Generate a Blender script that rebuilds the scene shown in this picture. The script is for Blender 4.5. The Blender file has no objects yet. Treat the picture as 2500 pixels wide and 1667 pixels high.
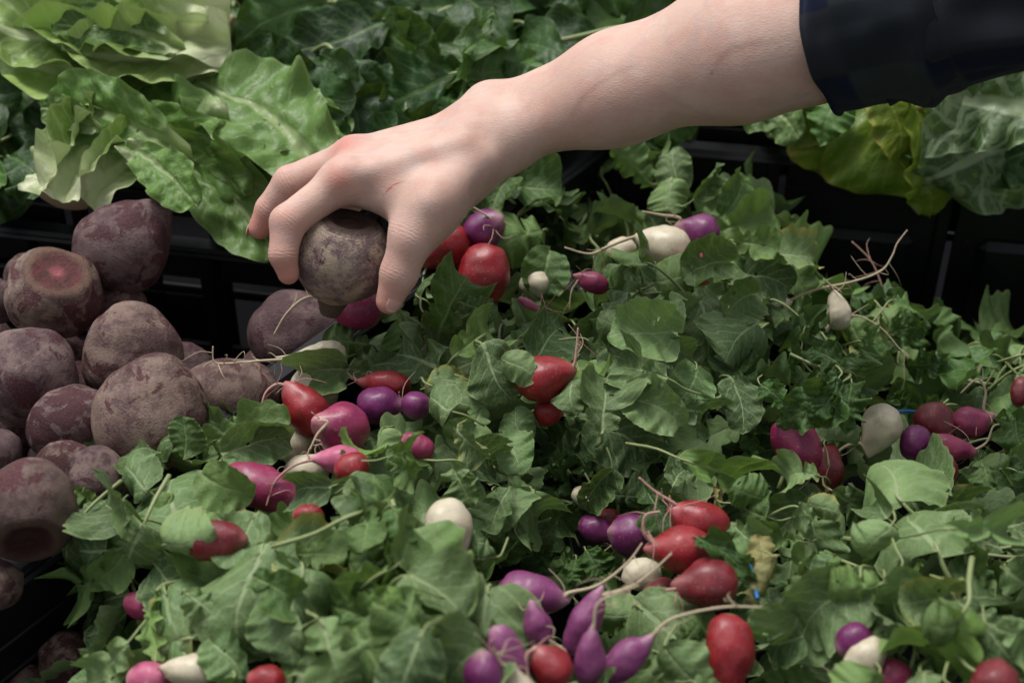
import bpy, math, random
import numpy as np
from mathutils import Vector, Matrix, noise

random.seed(7)
rng = np.random.default_rng(7)
sc = bpy.context.scene
COL = sc.collection

# ------------------------------------------------------------------ camera, sky, sun, exposure
PITCH = math.radians(35.0)
CAM = Vector((0.0, -math.cos(PITCH), math.sin(PITCH)))
FWD = Vector((0.0, math.cos(PITCH), -math.sin(PITCH)))
UPV = Vector((0.0, math.sin(PITCH), math.cos(PITCH)))
RGT = Vector((1.0, 0.0, 0.0))
FPX = 50.0 / 36.0 * 2500.0
cam_d = bpy.data.cameras.new("camera")
cam_d.lens = 50.0
cam_d.sensor_width = 36.0
cam_d.clip_start = 0.05
cam_d.clip_end = 200.0
cam_d.dof.use_dof = True
cam_d.dof.focus_distance = 0.915
cam_d.dof.aperture_fstop = 6.7
cam_d.dof.aperture_blades = 0
cam = bpy.data.objects.new("camera", cam_d)
COL.objects.link(cam)
cam.matrix_world = Matrix(((RGT.x, UPV.x, -FWD.x, CAM.x), (RGT.y, UPV.y, -FWD.y, CAM.y), (RGT.z, UPV.z, -FWD.z, CAM.z), (0, 0, 0, 1)))
sc.camera = cam

SUN_EL, SUN_AZ = math.radians(68.0), math.radians(-40.0)     # azimuth measured from +Y towards +X
world = bpy.data.worlds.new("World")
sc.world = world
world.use_nodes = True
wt = world.node_tree
wt.nodes.clear()
w_out = wt.nodes.new("ShaderNodeOutputWorld")
w_bg = wt.nodes.new("ShaderNodeBackground")
w_sky = wt.nodes.new("ShaderNodeTexSky")
w_sky.sky_type = 'NISHITA'
w_sky.sun_disc = False
w_sky.sun_elevation = SUN_EL
w_sky.sun_rotation = SUN_AZ
w_sky.dust_density = 4.0
w_hs = wt.nodes.new("ShaderNodeHueSaturation")               # an overcast sky is nearly grey
w_hs.inputs["Saturation"].default_value = 0.22
wt.links.new(w_sky.outputs[0], w_hs.inputs["Color"])
wt.links.new(w_hs.outputs[0], w_bg.inputs["Color"])
w_bg.inputs["Strength"].default_value = 0.074
wt.links.new(w_bg.outputs[0], w_out.inputs[0])

sun_d = bpy.data.lights.new("sun", 'SUN')
sun_d.energy = 1.5
sun_d.angle = math.radians(26.0)
sun_d.color = (1.0, 0.985, 0.965)
sun = bpy.data.objects.new("sun", sun_d)
COL.objects.link(sun)
sdir = Vector((math.sin(SUN_AZ) * math.cos(SUN_EL), math.cos(SUN_AZ) * math.cos(SUN_EL), math.sin(SUN_EL)))
sun.rotation_euler = sdir.to_track_quat('Z', 'Y').to_euler()

sc.view_settings.view_transform = 'Standard'
sc.view_settings.look = 'None'
sc.view_settings.exposure = 0.90
sc.view_settings.gamma = 1.0
sc.render.engine = 'CYCLES'
sc.cycles.max_bounces = 6
sc.cycles.diffuse_bounces = 3
sc.cycles.glossy_bounces = 3
sc.cycles.transmission_bounces = 4
sc.cycles.transparent_max_bounces = 8
sc.cycles.use_denoising = True


# ------------------------------------------------------------------ pixel <-> world (2500 x 1667 photograph)
def ray(px, py):
    return FWD + RGT * ((px - 1250.0) / FPX) + UPV * ((833.5 - py) / FPX)


def atd(px, py, depth):
    return CAM + ray(px, py) * depth


def atz(px, py, z=0.0):
    r = ray(px, py)
    return CAM + r * ((z - CAM.z) / r.z)


def proj(p):
    d = Vector(p) - CAM
    t = d.dot(FWD)
    return 1250.0 + FPX * d.dot(RGT) / t, 833.5 - FPX * d.dot(UPV) / t, t


# ------------------------------------------------------------------ object helpers
W = {}


def link(o, world=None, parent=None):
    """link o with a given world matrix, below parent if there is one"""
    world = world or Matrix.Identity(4)
    COL.objects.link(o)
    if parent is not None:
        o.parent = parent
        o.matrix_parent_inverse = W[parent.name].inverted()
    o.matrix_basis = world
    W[o.name] = world
    return o


def tag(o, label=None, cat=None, group=None, kind=None):
    if label: o["label"] = label
    if cat: o["category"] = cat
    if group: o["group"] = group
    if kind: o["kind"] = kind
    return o


def mesh_of(name, V, F, mats, smooth=True, uv=None, col=None, fm=None):
    me = bpy.data.meshes.new(name)
    me.from_pydata([tuple(map(float, v)) for v in V], [], [tuple(map(int, f)) for f in F])
    for m in (mats if isinstance(mats, (list, tuple)) else [mats]):
        me.materials.append(m)
    if smooth:
        me.polygons.foreach_set("use_smooth", [True] * len(me.polygons))
    if fm is not None:
        me.polygons.foreach_set("material_index", fm)
    li = np.empty(len(me.loops), np.int32)
    me.loops.foreach_get("vertex_index", li)
    if uv is not None:
        l = me.uv_layers.new(name="UVMap")
        l.data.foreach_set("uv", np.asarray(uv, np.float32)[li].ravel())
    for k, c in (col or {}).items():
        a = me.attributes.new(k, 'FLOAT_VECTOR', 'POINT')
        a.data.foreach_set("vector", np.asarray(c, np.float32).ravel())
    me.update()
    return me


def mobj(name, me, world=None, parent=None):
    return link(bpy.data.objects.new(name, me), world, parent)


def empty(name, loc):
    o = bpy.data.objects.new(name, None)
    o.empty_display_size = 0.02
    return link(o, Matrix.Translation(loc))


def resample(pts, rad, n):
    """Catmull-Rom through pts, n points"""
    P = [Vector(p) for p in pts]
    if len(P) == 2: P = [P[0], (P[0] + P[1]) / 2, P[1]]; rad = [rad[0], (rad[0] + rad[1]) / 2, rad[1]]
    k = len(P) - 1
    oP, oR = [], []
    for i in range(n):
        u = i / (n - 1) * k
        s = min(int(u), k - 1)
        f = u - s
        a, b, c, d = P[max(s - 1, 0)], P[s], P[s + 1], P[min(s + 2, k)]
        oP.append(0.5 * ((2 * b) + (c - a) * f + (2 * a - 5 * b + 4 * c - d) * f * f + (3 * b - a - 3 * c + d) * f ** 3))
        oR.append(rad[s] * (1 - f) + rad[s + 1] * f)
    return oP, oR


def tube(pts, rad, n=16, seg=8, flat=1.0):
    P, R = resample(pts, rad, n)
    V, F = [], []
    up = Vector((0.3, 0.2, 0.93)).normalized()
    for i, p in enumerate(P):
        t = (P[min(i + 1, n - 1)] - P[max(i - 1, 0)])
        t = t.normalized() if t.length > 1e-9 else Vector((0, 0, 1))
        x = t.cross(up)
        if x.length < 1e-4: x = t.cross(Vector((1, 0, 0)))
        x.normalize()
        y = x.cross(t).normalized()
        up = y
        for j in range(seg):
            a = 2 * math.pi * j / seg
            V.append(p + x * (math.cos(a) * R[i]) + y * (math.sin(a) * R[i] * flat))
    for i in range(n - 1):
        for j in range(seg):
            F.append((i * seg + j, i * seg + (j + 1) % seg, (i + 1) * seg + (j + 1) % seg, (i + 1) * seg + j))
    F.append(tuple(range(seg))[::-1])
    F.append(tuple(range((n - 1) * seg, n * seg)))
    return V, F


def merge(parts):
    V, F = [], []
    for v, f in parts:
        o = len(V)
        V += list(v)
        F += [tuple(i + o for i in q) for q in f]
    return V, F


def box(c, s, bev=0.0):
    """axis-aligned chamfered box, centre c, size s"""
    hx, hy, hz = s[0] / 2, s[1] / 2, s[2] / 2
    b = min(bev, hx * .9, hy * .9, hz * .9)
    V, F = [], []
    if b <= 0:
        for x in (-hx, hx):
            for y in (-hy, hy):
                for z in (-hz, hz):
                    V.append(Vector((c[0] + x, c[1] + y, c[2] + z)))
        return V, [(0, 1, 3, 2), (4, 6, 7, 5), (0, 4, 5, 1), (2, 3, 7, 6), (0, 2, 6, 4), (1, 5, 7, 3)]
    idx = {}
    for sx in (-1, 1):
        for sy in (-1, 1):
            for sz in (-1, 1):
                for ax, (dx, dy, dz) in enumerate(((0, b, b), (b, 0, b), (b, b, 0))):
                    idx[(sx, sy, sz, ax)] = len(V)
                    V.append(Vector((c[0] + sx * (hx - dx), c[1] + sy * (hy - dy), c[2] + sz * (hz - dz))))
    g = lambda *a: idx[a]
    for s_ in (-1, 1):
        F.append((g(s_, -1, -1, 0), g(s_, 1, -1, 0), g(s_, 1, 1, 0), g(s_, -1, 1, 0)))
        F.append((g(-1, s_, -1, 1), g(1, s_, -1, 1), g(1, s_, 1, 1), g(-1, s_, 1, 1)))
        F.append((g(-1, -1, s_, 2), g(1, -1, s_, 2), g(1, 1, s_, 2), g(-1, 1, s_, 2)))
    for a in (-1, 1):
        for b_ in (-1, 1):
            F.append((g(a, b_, -1, 0), g(a, b_, 1, 0), g(a, b_, 1, 1), g(a, b_, -1, 1)))
            F.append((g(a, -1, b_, 0), g(a, 1, b_, 0), g(a, 1, b_, 2), g(a, -1, b_, 2)))
            F.append((g(-1, a, b_, 1), g(1, a, b_, 1), g(1, a, b_, 2), g(-1, a, b_, 2)))
            for d in (-1, 1):
                F.append((g(a, b_, d, 0), g(a, b_, d, 1), g(a, b_, d, 2)))
    return V, F


# ------------------------------------------------------------------ material helper
class NT:
    def __init__(s, name):
        s.m = bpy.data.materials.new(name)
        s.m.use_nodes = True
        s.t = s.m.node_tree
        s.t.nodes.clear()
        s.out = s.t.nodes.new("ShaderNodeOutputMaterial")

    def n(s, typ, ins=None, **kw):
        nd = s.t.nodes.new("ShaderNode" + typ)
        for k, v in kw.items(): setattr(nd, k, v)
        for k, v in (ins or {}).items(): s.put(nd.inputs[k], v)
        return nd

    def put(s, sock, v):
        if isinstance(v, bpy.types.Node): v = v.outputs[0]
        if isinstance(v, bpy.types.NodeSocket): s.t.links.new(v, sock)
        elif isinstance(v, (tuple, list)) and len(v) == 3 and sock.type == 'RGBA': sock.default_value = (*v, 1)
        else: sock.default_value = v

    def math(s, op, a, b=0.0, c=0.0, clamp=False):
        nd = s.t.nodes.new("ShaderNodeMath")
        nd.operation = op
        nd.use_clamp = clamp
        for i, v in enumerate((a, b, c)): s.put(nd.inputs[i], v)
        return nd.outputs[0]

    def mix(s, f, a, b, blend='MIX'):
        nd = s.t.nodes.new("ShaderNodeMix")
        nd.data_type = 'RGBA'
        nd.blend_type = blend
        s.put(nd.inputs[0], f); s.put(nd.inputs[6], a); s.put(nd.inputs[7], b)
        return nd.outputs[2]

    def ramp(s, f, lo, hi, a=0.0, b=1.0):
        nd = s.t.nodes.new("ShaderNodeMapRange")
        nd.interpolation_type = 'SMOOTHSTEP'
        s.put(nd.inputs[0], f)
        for i, v in enumerate((lo, hi, a, b)): s.put(nd.inputs[i + 1], v)
        return nd.outputs[0]

    def noise(s, vec, scale, detail=3.0, rough=0.55, dist=0.0, w=None):
        nd = s.n("TexNoise", {"Scale": scale, "Detail": detail, "Roughness": rough, "Distortion": dist})
        if w is not None:
            nd.noise_dimensions = '4D'
            s.put(nd.inputs["W"], w)
        s.put(nd.inputs["Vector"], vec)
        return nd.outputs[0]

    def bump(s, h, strength, dist, normal=None):
        nd = s.n("Bump", {"Strength": strength, "Distance": dist, "Height": h})
        if normal is not None: s.put(nd.inputs["Normal"], normal)
        return nd.outputs[0]

    def done(s, shader):
        s.t.links.new(shader if isinstance(shader, bpy.types.NodeSocket) else shader.outputs[0], s.out.inputs[0])
        return s.m


def rnd_w(t):
    r = t.n("ObjectInfo").outputs["Random"]
    return t.math('MULTIPLY', r, 40.0), r


def leaf_mat(name, cA, cB, cVein, cEdge, under, rough=0.5, nlat=5.0, slope=1.0, net=26.0, rib=0.022, trans=0.18, base_pale=None,
             bumpk=1.0, yellow=0.0, lat_w=0.05, spec=0.35, coat=0.0, netw=0.34, latk=0.5):
    t = NT(name)
    uv = t.n("UVMap", uv_map="UVMap").outputs[0]
    sep = t.n("SeparateXYZ", {0: uv})
    u, v = sep.outputs[0], sep.outputs[1]
    w, r = rnd_w(t)
    au = t.math('ABSOLUTE', u)
    wob = t.noise(uv, 7.0, 2.0, w=w)
    wobc = t.math('MULTIPLY', t.math('SUBTRACT', wob, 0.5), 0.22)
    # main rib, narrowing to the tip
    rw = t.math('MULTIPLY', rib, t.math('SUBTRACT', 1.15, v))
    ribm = t.ramp(t.math('DIVIDE', t.math('ABSOLUTE', t.math('ADD', u, t.math('MULTIPLY', wobc, 0.15))), rw), 0.7, 1.5, 1.0, 0.0)
    # side veins
    q = t.math('ADD', t.math('SUBTRACT', v, t.math('MULTIPLY', au, slope)), wobc)
    side = t.math('MULTIPLY', t.math('GREATER_THAN', u, 0.0), 0.45)
    ph = t.math('FRACT', t.math('ADD', t.math('MULTIPLY', q, nlat), side))
    latd = t.math('ABSOLUTE', t.math('SUBTRACT', ph, 0.5))
    latm = t.ramp(latd, lat_w, lat_w * 2.4, 1.0, 0.0)
    latm = t.math('MULTIPLY', latm, t.ramp(au, 0.25, 0.6, 1.0, 0.35))
    # fine net
    vec2 = t.n("VectorMath", {0: uv, 1: t.n("CombineXYZ", {0: wobc, 1: wobc}).outputs[0]}, operation='ADD').outputs[0]
    vor = t.n("TexVoronoi", {"Vector": vec2, "Scale": net}, feature='DISTANCE_TO_EDGE').outputs["Distance"]
    netm = t.ramp(vor, 0.02, 0.10, 1.0, 0.0)
    vein = t.math('MAXIMUM', ribm, t.math('MAXIMUM', t.math('MULTIPLY', latm, latk), t.math('MULTIPLY', netm, netw)))
    n1 = t.noise(uv, 3.2, 4.0, w=w)
    base = t.mix(t.math('ADD', t.math('MULTIPLY', n1, 0.9), t.math('MULTIPLY', t.math('SUBTRACT', r, 0.5), 1.0), clamp=True), cA, cB)
    lum = t.math('ADD', t.math('MULTIPLY', t.math('FRACT', t.math('MULTIPLY', r, 7.31)), 0.70), 0.60)
    base = t.mix(1.0, base, t.n('CombineColor', {0: lum, 1: lum, 2: lum}).outputs[0], 'MULTIPLY')
    sp = t.noise(uv, 55.0, 2.0, w=w)
    base = t.mix(t.ramp(sp, 0.45, 0.75, 0.0, 0.28), base, cEdge)
    if base_pale is not None:
        base = t.mix(t.ramp(v, 0.0, base_pale[1], 0.95, 0.0), base, base_pale[0])
    cl = t.mix(vein, base, cVein)
    at = t.n("Attribute", attribute_name="lf")
    e = t.n("SeparateXYZ", {0: at.outputs["Vector"]}).outputs[0]
    cl = t.mix(t.ramp(e, 0.93, 0.995, 0.0, 0.65), cl, cEdge)
    if yellow > 0:
        yn = t.math('MULTIPLY', t.ramp(t.math('ADD', e, t.math('MULTIPLY', n1, 0.6)), 0.95, 1.5, 0.0, 1.0), t.ramp(r, 1 - yellow - .02, 1 - yellow + .02))
        cl = t.mix(yn, cl, (0.36, 0.31, 0.07))
    back = t.n("NewGeometry").outputs["Backfacing"]
    cl = t.mix(t.math('MULTIPLY', back, 0.55), cl, under)
    # holes and pits made by insects
    vh = t.n("TexVoronoi", {"Vector": uv, "Scale": 8.0, "Randomness": 1.0}).outputs["Distance"]
    hm = t.math('MULTIPLY', t.ramp(t.math('ADD', vh, t.math('MULTIPLY', sp, 0.04)), 0.045, 0.065, 1.0, 0.0), t.ramp(t.noise(uv, 2.3, 1.0, w=w), 0.54, 0.58))
    cl = t.mix(t.math('MULTIPLY', hm, 0.85), cl, (0.012, 0.014, 0.008))
    h = t.math('SUBTRACT', t.math('MULTIPLY', t.noise(uv, 14.0, 3.0, w=w), 0.9), t.math('MULTIPLY', vein, 0.40))
    nb = t.bump(h, 0.55 * bumpk, 0.0013)
    nb2 = t.bump(t.noise(uv, 130.0, 2.0), 0.25, 0.0005, nb)
    p = t.n("BsdfPrincipled", {"Base Color": cl, "Roughness": t.ramp(sp, 0.3, 0.7, rough - 0.07, rough + 0.12), "Specular IOR Level": spec, "Normal": nb2, "Coat Weight": coat, "Coat Roughness": 0.3})
    tr = t.n("BsdfTranslucent", {"Color": t.mix(0.5, cl, (0.22, 0.36, 0.04)), "Normal": nb2})
    return t.done(t.n("MixShader", {0: trans, 1: p, 2: tr}))


def simple_mat(name, col, rough=0.5, spec=0.5, var=None, vs=30.0, bump=0.0, bs=80.0, bd=0.001, coat=0.0):
    t = NT(name)
    tc = t.n("TexCoord").outputs["Object"]
    w, r = rnd_w(t)
    c = col
    if var is not None: c = t.mix(t.noise(tc, vs, 4.0, w=w), col, var)
    kw = {"Base Color": c, "Roughness": rough, "Specular IOR Level": spec, "Coat Weight": coat}
    if bump: kw["Normal"] = t.bump(t.noise(tc, bs, 4.0), bump, bd)
    return t.done(t.n("BsdfPrincipled", kw))


M = {}
M['leaf_grey'] = leaf_mat("radish_leaf_grey_green", (0.055, 0.122, 0.036), (0.180, 0.278, 0.100), (0.27, 0.35, 0.17), (0.27, 0.34, 0.15), (0.23, 0.295, 0.16), yellow=0.05, rough=0.52)
M['leaf_mid'] = leaf_mat("radish_leaf_mid_green", (0.048, 0.112, 0.026), (0.145, 0.242, 0.066), (0.18, 0.26, 0.09), (0.20, 0.27, 0.09), (0.14, 0.21, 0.10), yellow=0.04)
M['leaf_fresh'] = leaf_mat("radish_leaf_fresh_green", (0.095, 0.200, 0.032), (0.18, 0.30, 0.07), (0.22, 0.31, 0.11), (0.24, 0.33, 0.10), (0.18, 0.26, 0.10), trans=0.25)
M['leaf_dark'] = leaf_mat("radish_leaf_deep_green", (0.026, 0.076, 0.015), (0.070, 0.150, 0.030), (0.10, 0.17, 0.05), (0.11, 0.17, 0.05), (0.09, 0.15, 0.06), bumpk=1.5, rough=0.4)
M['leaf_yellow'] = leaf_mat("radish_leaf_yellowed", (0.16, 0.17, 0.06), (0.33, 0.28, 0.10), (0.34, 0.32, 0.15), (0.30, 0.22, 0.08), (0.27, 0.25, 0.12))
M['romaine'] = leaf_mat("romaine_leaf_green", (0.075, 0.165, 0.025), (0.150, 0.265, 0.065), (0.26, 0.35, 0.14), (0.24, 0.34, 0.13), (0.20, 0.29, 0.12), nlat=9, slope=0.8, net=24, rib=0.040, trans=0.22,
                        base_pale=((0.66, 0.70, 0.44), 0.25), netw=.15, latk=.4, bumpk=2.0, lat_w=0.04, rough=0.42)
M['romaine_heart'] = leaf_mat("romaine_leaf_pale", (0.20, 0.34, 0.06), (0.34, 0.46, 0.15), (0.50, 0.58, 0.30), (0.36, 0.46, 0.18), (0.42, 0.50, 0.28), nlat=10, slope=0.8, net=14, rib=0.06, trans=0.22,
                              base_pale=((0.74, 0.76, 0.52), 0.5), netw=.12, latk=.35, bumpk=2.0, rough=0.42)
M['greens_dark'] = leaf_mat("dark_greens_leaf", (0.009, 0.036, 0.007), (0.028, 0.076, 0.014), (0.07, 0.13, 0.035), (0.06, 0.12, 0.028), (0.06, 0.11, 0.04), nlat=7, net=13, rib=0.02, bumpk=1.2, rough=0.42, spec=0.32, trans=0.12)
M['greens_mid'] = leaf_mat("mid_greens_leaf", (0.030, 0.085, 0.014), (0.075, 0.160, 0.035), (0.13, 0.22, 0.06), (0.13, 0.21, 0.06), (0.11, 0.18, 0.06), nlat=7, net=13, rib=0.02, bumpk=1.2, rough=0.42, spec=0.32, trans=0.2)
M['lettuce_olive'] = leaf_mat("lettuce_leaf_olive", (0.100, 0.185, 0.012), (0.205, 0.290, 0.026), (0.21, 0.27, 0.05), (0.24, 0.23, 0.03), (0.13, 0.17, 0.03), nlat=7, net=11, rib=0.02, bumpk=1.6, rough=0.42, spec=0.35, trans=0.22, yellow=0.5)
M['lettuce_white'] = leaf_mat("lettuce_leaf_white_ribs", (0.050, 0.115, 0.028), (0.12, 0.20, 0.065), (0.34, 0.42, 0.24), (0.24, 0.32, 0.17), (0.18, 0.25, 0.13), nlat=6, slope=0.75, net=9, rib=0.045, lat_w=0.06, bumpk=2.0, rough=0.40, spec=0.4, trans=0.2)
M['stalk'] = simple_mat("leaf_stalk_green", (0.16, 0.22, 0.07), 0.45, 0.4, (0.30, 0.33, 0.16), 40)
M["rib_white"] = simple_mat("lettuce_rib_white", (0.64, 0.63, 0.45), 0.45, 0.35, (0.36, 0.46, 0.17), 55, 0.8, 150)
M['cut_brown'] = simple_mat("lettuce_cut_end", (0.52, 0.42, 0.26), 0.6, 0.3, (0.40, 0.28, 0.16), 60, 0.5, 90)
M['tie'] = simple_mat("blue_tie", (0.01, 0.13, 0.36), 0.4, 0.5)
M['root'] = simple_mat("taproot_cream", (0.50, 0.42, 0.29), 0.55, 0.3, (0.38, 0.29, 0.19), 90, 0.5, 300, 0.0006)
M['root_pink'] = simple_mat("taproot_pink", (0.44, 0.17, 0.19), 0.5, 0.3, (0.46, 0.34, 0.24), 35, 0.5, 300, 0.0006)


def plastic():
    t = NT("black_plastic")
    tc = t.n("TexCoord").outputs["Object"]
    d = t.noise(tc, 9.0, 5.0)
    s = t.noise(tc, 180.0, 2.0)
    c = t.mix(t.ramp(d, 0.5, 0.8, 0.0, 0.6), (0.0045, 0.0047, 0.0062), (0.012, 0.012, 0.014))
    c = t.mix(t.ramp(s, 0.68, 0.76, 0.0, 0.5), c, (0.05, 0.048, 0.045))
    return t.done(t.n("BsdfPrincipled", {"Base Color": c, "Roughness": t.ramp(d, 0.35, 0.7, 0.34, 0.52), "Specular IOR Level": 0.33, "Normal": t.bump(t.noise(tc, 500.0, 2.0), 0.12, 0.0004)}))


M['plastic'] = plastic()
M['floor'] = simple_mat('crate_floor_black', (0.005, 0.005, 0.006), 0.9, 0.05)


def radish_mat(name, cA, cB, cTip, scuff=0.35, rough=0.3, dirt=0.25):
    t = NT(name)
    tc = t.n("TexCoord").outputs["Object"]
    w, r = rnd_w(t)
    at = t.n("Attribute", attribute_name="rd").outputs["Vector"]          # x: 0 crown .. 1 root end
    s = t.n("SeparateXYZ", {0: at}).outputs[0]
    n1 = t.noise(tc, 1.6, 3.0, w=w)
    c = t.mix(t.ramp(n1, 0.3, 0.7), cA, cB)
    sx = t.n("Mapping", {"Vector": tc, "Scale": (3.0, 3.0, 16.0)}).outputs[0]
    n2 = t.noise(sx, 2.0, 5.0, 0.7, 0.6, w=w)
    c = t.mix(t.ramp(n2, 0.56, 0.74, 0.0, scuff), c, cTip)
    sp = t.noise(tc, 15.0, 3.0, w=w)
    c = t.mix(t.ramp(sp, 0.62, 0.70, 0.0, 0.6), c, (0.50, 0.38, 0.30))
    dn = t.noise(tc, 3.0, 7.0, 0.8, w=w)
    c = t.mix(t.ramp(dn, 0.50, 0.70, 0.0, min(1, dirt * 1.9)), c, (0.11, 0.075, 0.05))
    ds = t.noise(tc, 26.0, 3.0, w=w)
    c = t.mix(t.math('MULTIPLY', t.ramp(ds, 0.60, 0.66, 0.0, 0.7), t.ramp(dn, 0.45, 0.6)), c, (0.06, 0.04, 0.025))
    c = t.mix(t.ramp(t.math('ADD', s, t.math('MULTIPLY', n2, 0.16)), 0.84, 1.06, 0.0, 0.85), c, cTip)
    c = t.mix(t.ramp(s, 0.0, 0.09, 0.8, 0.0), c, (0.20, 0.22, 0.08))
    h = t.math('ADD', t.math('MULTIPLY', n2, 0.6), t.math('MULTIPLY', sp, 0.4))
    nb = t.bump(h, 0.5, 0.0012)
    ro = t.ramp(dn, 0.35, 0.75, rough, rough + 0.3)
    return t.done(t.n("BsdfPrincipled", {"Base Color": c, "Roughness": ro, "Specular IOR Level": 0.45, "Coat Weight": 0.22, "Coat Roughness": 0.22, "Normal": nb,
                                         "Subsurface Weight": 0.08, "Subsurface Radius": (0.004, 0.001, 0.001), "Subsurface Scale": 1.0}))


RM = {
    'red': (radish_mat("radish_skin_red", (0.30, 0.009, 0.016), (0.21, 0.006, 0.014), (0.42, 0.13, 0.12)), "red round radish"),
    'dred': (radish_mat("radish_skin_dark_red", (0.19, 0.010, 0.018), (0.12, 0.008, 0.016), (0.30, 0.11, 0.10)), "dark red radish"),
    'mag': (radish_mat("radish_skin_magenta", (0.30, 0.024, 0.085), (0.22, 0.014, 0.075), (0.48, 0.20, 0.22), 0.2), "magenta radish"),
    'pink': (radish_mat("radish_skin_pink", (0.52, 0.12, 0.22), (0.42, 0.07, 0.16), (0.60, 0.34, 0.34), 0.3, dirt=0.1), "pink radish"),
    'pur': (radish_mat("radish_skin_purple", (0.17, 0.014, 0.115), (0.12, 0.010, 0.085), (0.36, 0.20, 0.22), 0.18), "purple radish"),
    'orc': (radish_mat("radish_skin_orchid", (0.25, 0.050, 0.17), (0.18, 0.028, 0.125), (0.42, 0.22, 0.30), 0.18), "long pale purple radish"),
    'whi': (radish_mat("radish_skin_white", (0.62, 0.56, 0.42), (0.54, 0.47, 0.33), (0.58, 0.50, 0.36), 0.2, 0.36, 0.15), "cream white radish"),
}


def beet_mat(name, base, dust, wine, dust_amt=0.5, scab=0.3, fine=1.0, raw=(0.10, 0.018, 0.022), wt=0.52, ring=0.4):
    t = NT(name)
    tc = t.n("TexCoord").outputs["Object"]
    w, r = rnd_w(t)
    at = t.n("Attribute", attribute_name="rd").outputs["Vector"]
    s = t.n("SeparateXYZ", {0: at}).outputs[0]                      # 0 crown .. 1 root end
    n1 = t.noise(tc, 1.5 * fine, 6.0, 0.62, 0.4, w=w)
    lat = t.n("Mapping", {"Vector": tc, "Scale": (1.5, 1.5, 2.2)}).outputs[0]
    n2 = t.noise(lat, 3.2 * fine, 7.0, 0.72, 0.8, w=w)
    fn = t.noise(tc, 28.0, 5.0, 0.7, w=w)
    c = t.mix(t.ramp(n1, 0.35, 0.65), base, (base[0] * 1.35, base[1] * 1.5, base[2] * 1.6))
    c = t.mix(t.ramp(t.math('ADD', t.math('MULTIPLY', n2, 0.45), t.math('MULTIPLY', n1, 0.55)), 0.42, 0.58, 0.0, t.math('MULTIPLY', dust_amt, t.math('ADD', 0.55, t.math('MULTIPLY', r, 0.6)))), c, dust)
    n3 = t.noise(tc, 1.25 * fine, 7.0, 0.66, 0.8, w=t.math('ADD', w, 9.0))
    c = t.mix(t.ramp(t.math('ADD', n3, t.math('MULTIPLY', t.math('SUBTRACT', t.math('FRACT', t.math('MULTIPLY', r, 5.7)), 0.5), 0.14)), wt, wt + 0.035, 0.0, 0.9), c, wine)
    n4 = t.noise(lat, 11.0 * fine, 5.0, 0.7, 0.5, w=w)
    n5 = t.noise(tc, 2.0, 2.0, w=t.math('ADD', w, 3.0))
    c = t.mix(t.math('MULTIPLY', t.ramp(n4, 0.59, 0.63), t.ramp(n5, 0.42, 0.58, 0.0, scab)), c, (0.028, 0.012, 0.010))
    c = t.mix(t.ramp(fn, 0.48, 0.70, 0.0, 0.38), c, (dust[0] * 1.15, dust[1] * 1.1, dust[2]))
    c = t.mix(t.ramp(fn, 0.30, 0.42, 0.35, 0.0), c, (0.035, 0.018, 0.018))
    lint = t.noise(t.n("Mapping", {"Vector": tc, "Scale": (2.0, 9.0, 3.0)}).outputs[0], 14.0, 4.0, 0.7, w=w)
    c = t.mix(t.ramp(lint, 0.66, 0.80, 0.0, 0.22), c, (0.30, 0.22, 0.16))
    rg = t.math('SINE', t.math('ADD', t.math('MULTIPLY', s, 260.0), t.math('MULTIPLY', n4, 9.0)))
    c = t.mix(t.math('MULTIPLY', t.ramp(rg, 0.2, 0.9, 0.0, 0.55), t.ramp(s, 0.15, 0.24, 0.8, 0.0)), c, (0.040, 0.022, 0.018))
    crown = t.ramp(t.math('ADD', s, t.math('MULTIPLY', t.math('SUBTRACT', n4, 0.5), 0.12)), 0.115, 0.165, 1.0, 0.0)
    cc = t.mix(t.ramp(n2, 0.4, 0.65), raw, (0.040, 0.022, 0.014))
    cc = t.mix(t.ramp(s, 0.0, 0.045, 0.75 if raw[0] > 0.12 else 0.0, 0.0), cc, (0.46, 0.13, 0.14))
    cc = t.mix(t.ramp(t.math('ADD', s, t.math('MULTIPLY', n1, 0.05)), 0.10, 0.14, 0.0, ring), cc, (0.20, 0.13, 0.085))
    c = t.mix(crown, c, cc)
    hb = t.math('ADD', t.math('MULTIPLY', n2, 0.6), t.math('MULTIPLY', n4, 0.5))
    hb = t.math('SUBTRACT', hb, t.math('MULTIPLY', crown, t.math('MULTIPLY', n4, 1.6)))
    hb = t.math('ADD', hb, t.math('MULTIPLY', fn, 0.8))
    nb = t.bump(hb, 0.9, 0.0016)
    return t.done(t.n("BsdfPrincipled", {"Base Color": c, "Roughness": t.ramp(n2, 0.35, 0.65, 0.5, 0.75), "Specular IOR Level": 0.35, "Normal": nb}))


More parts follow.
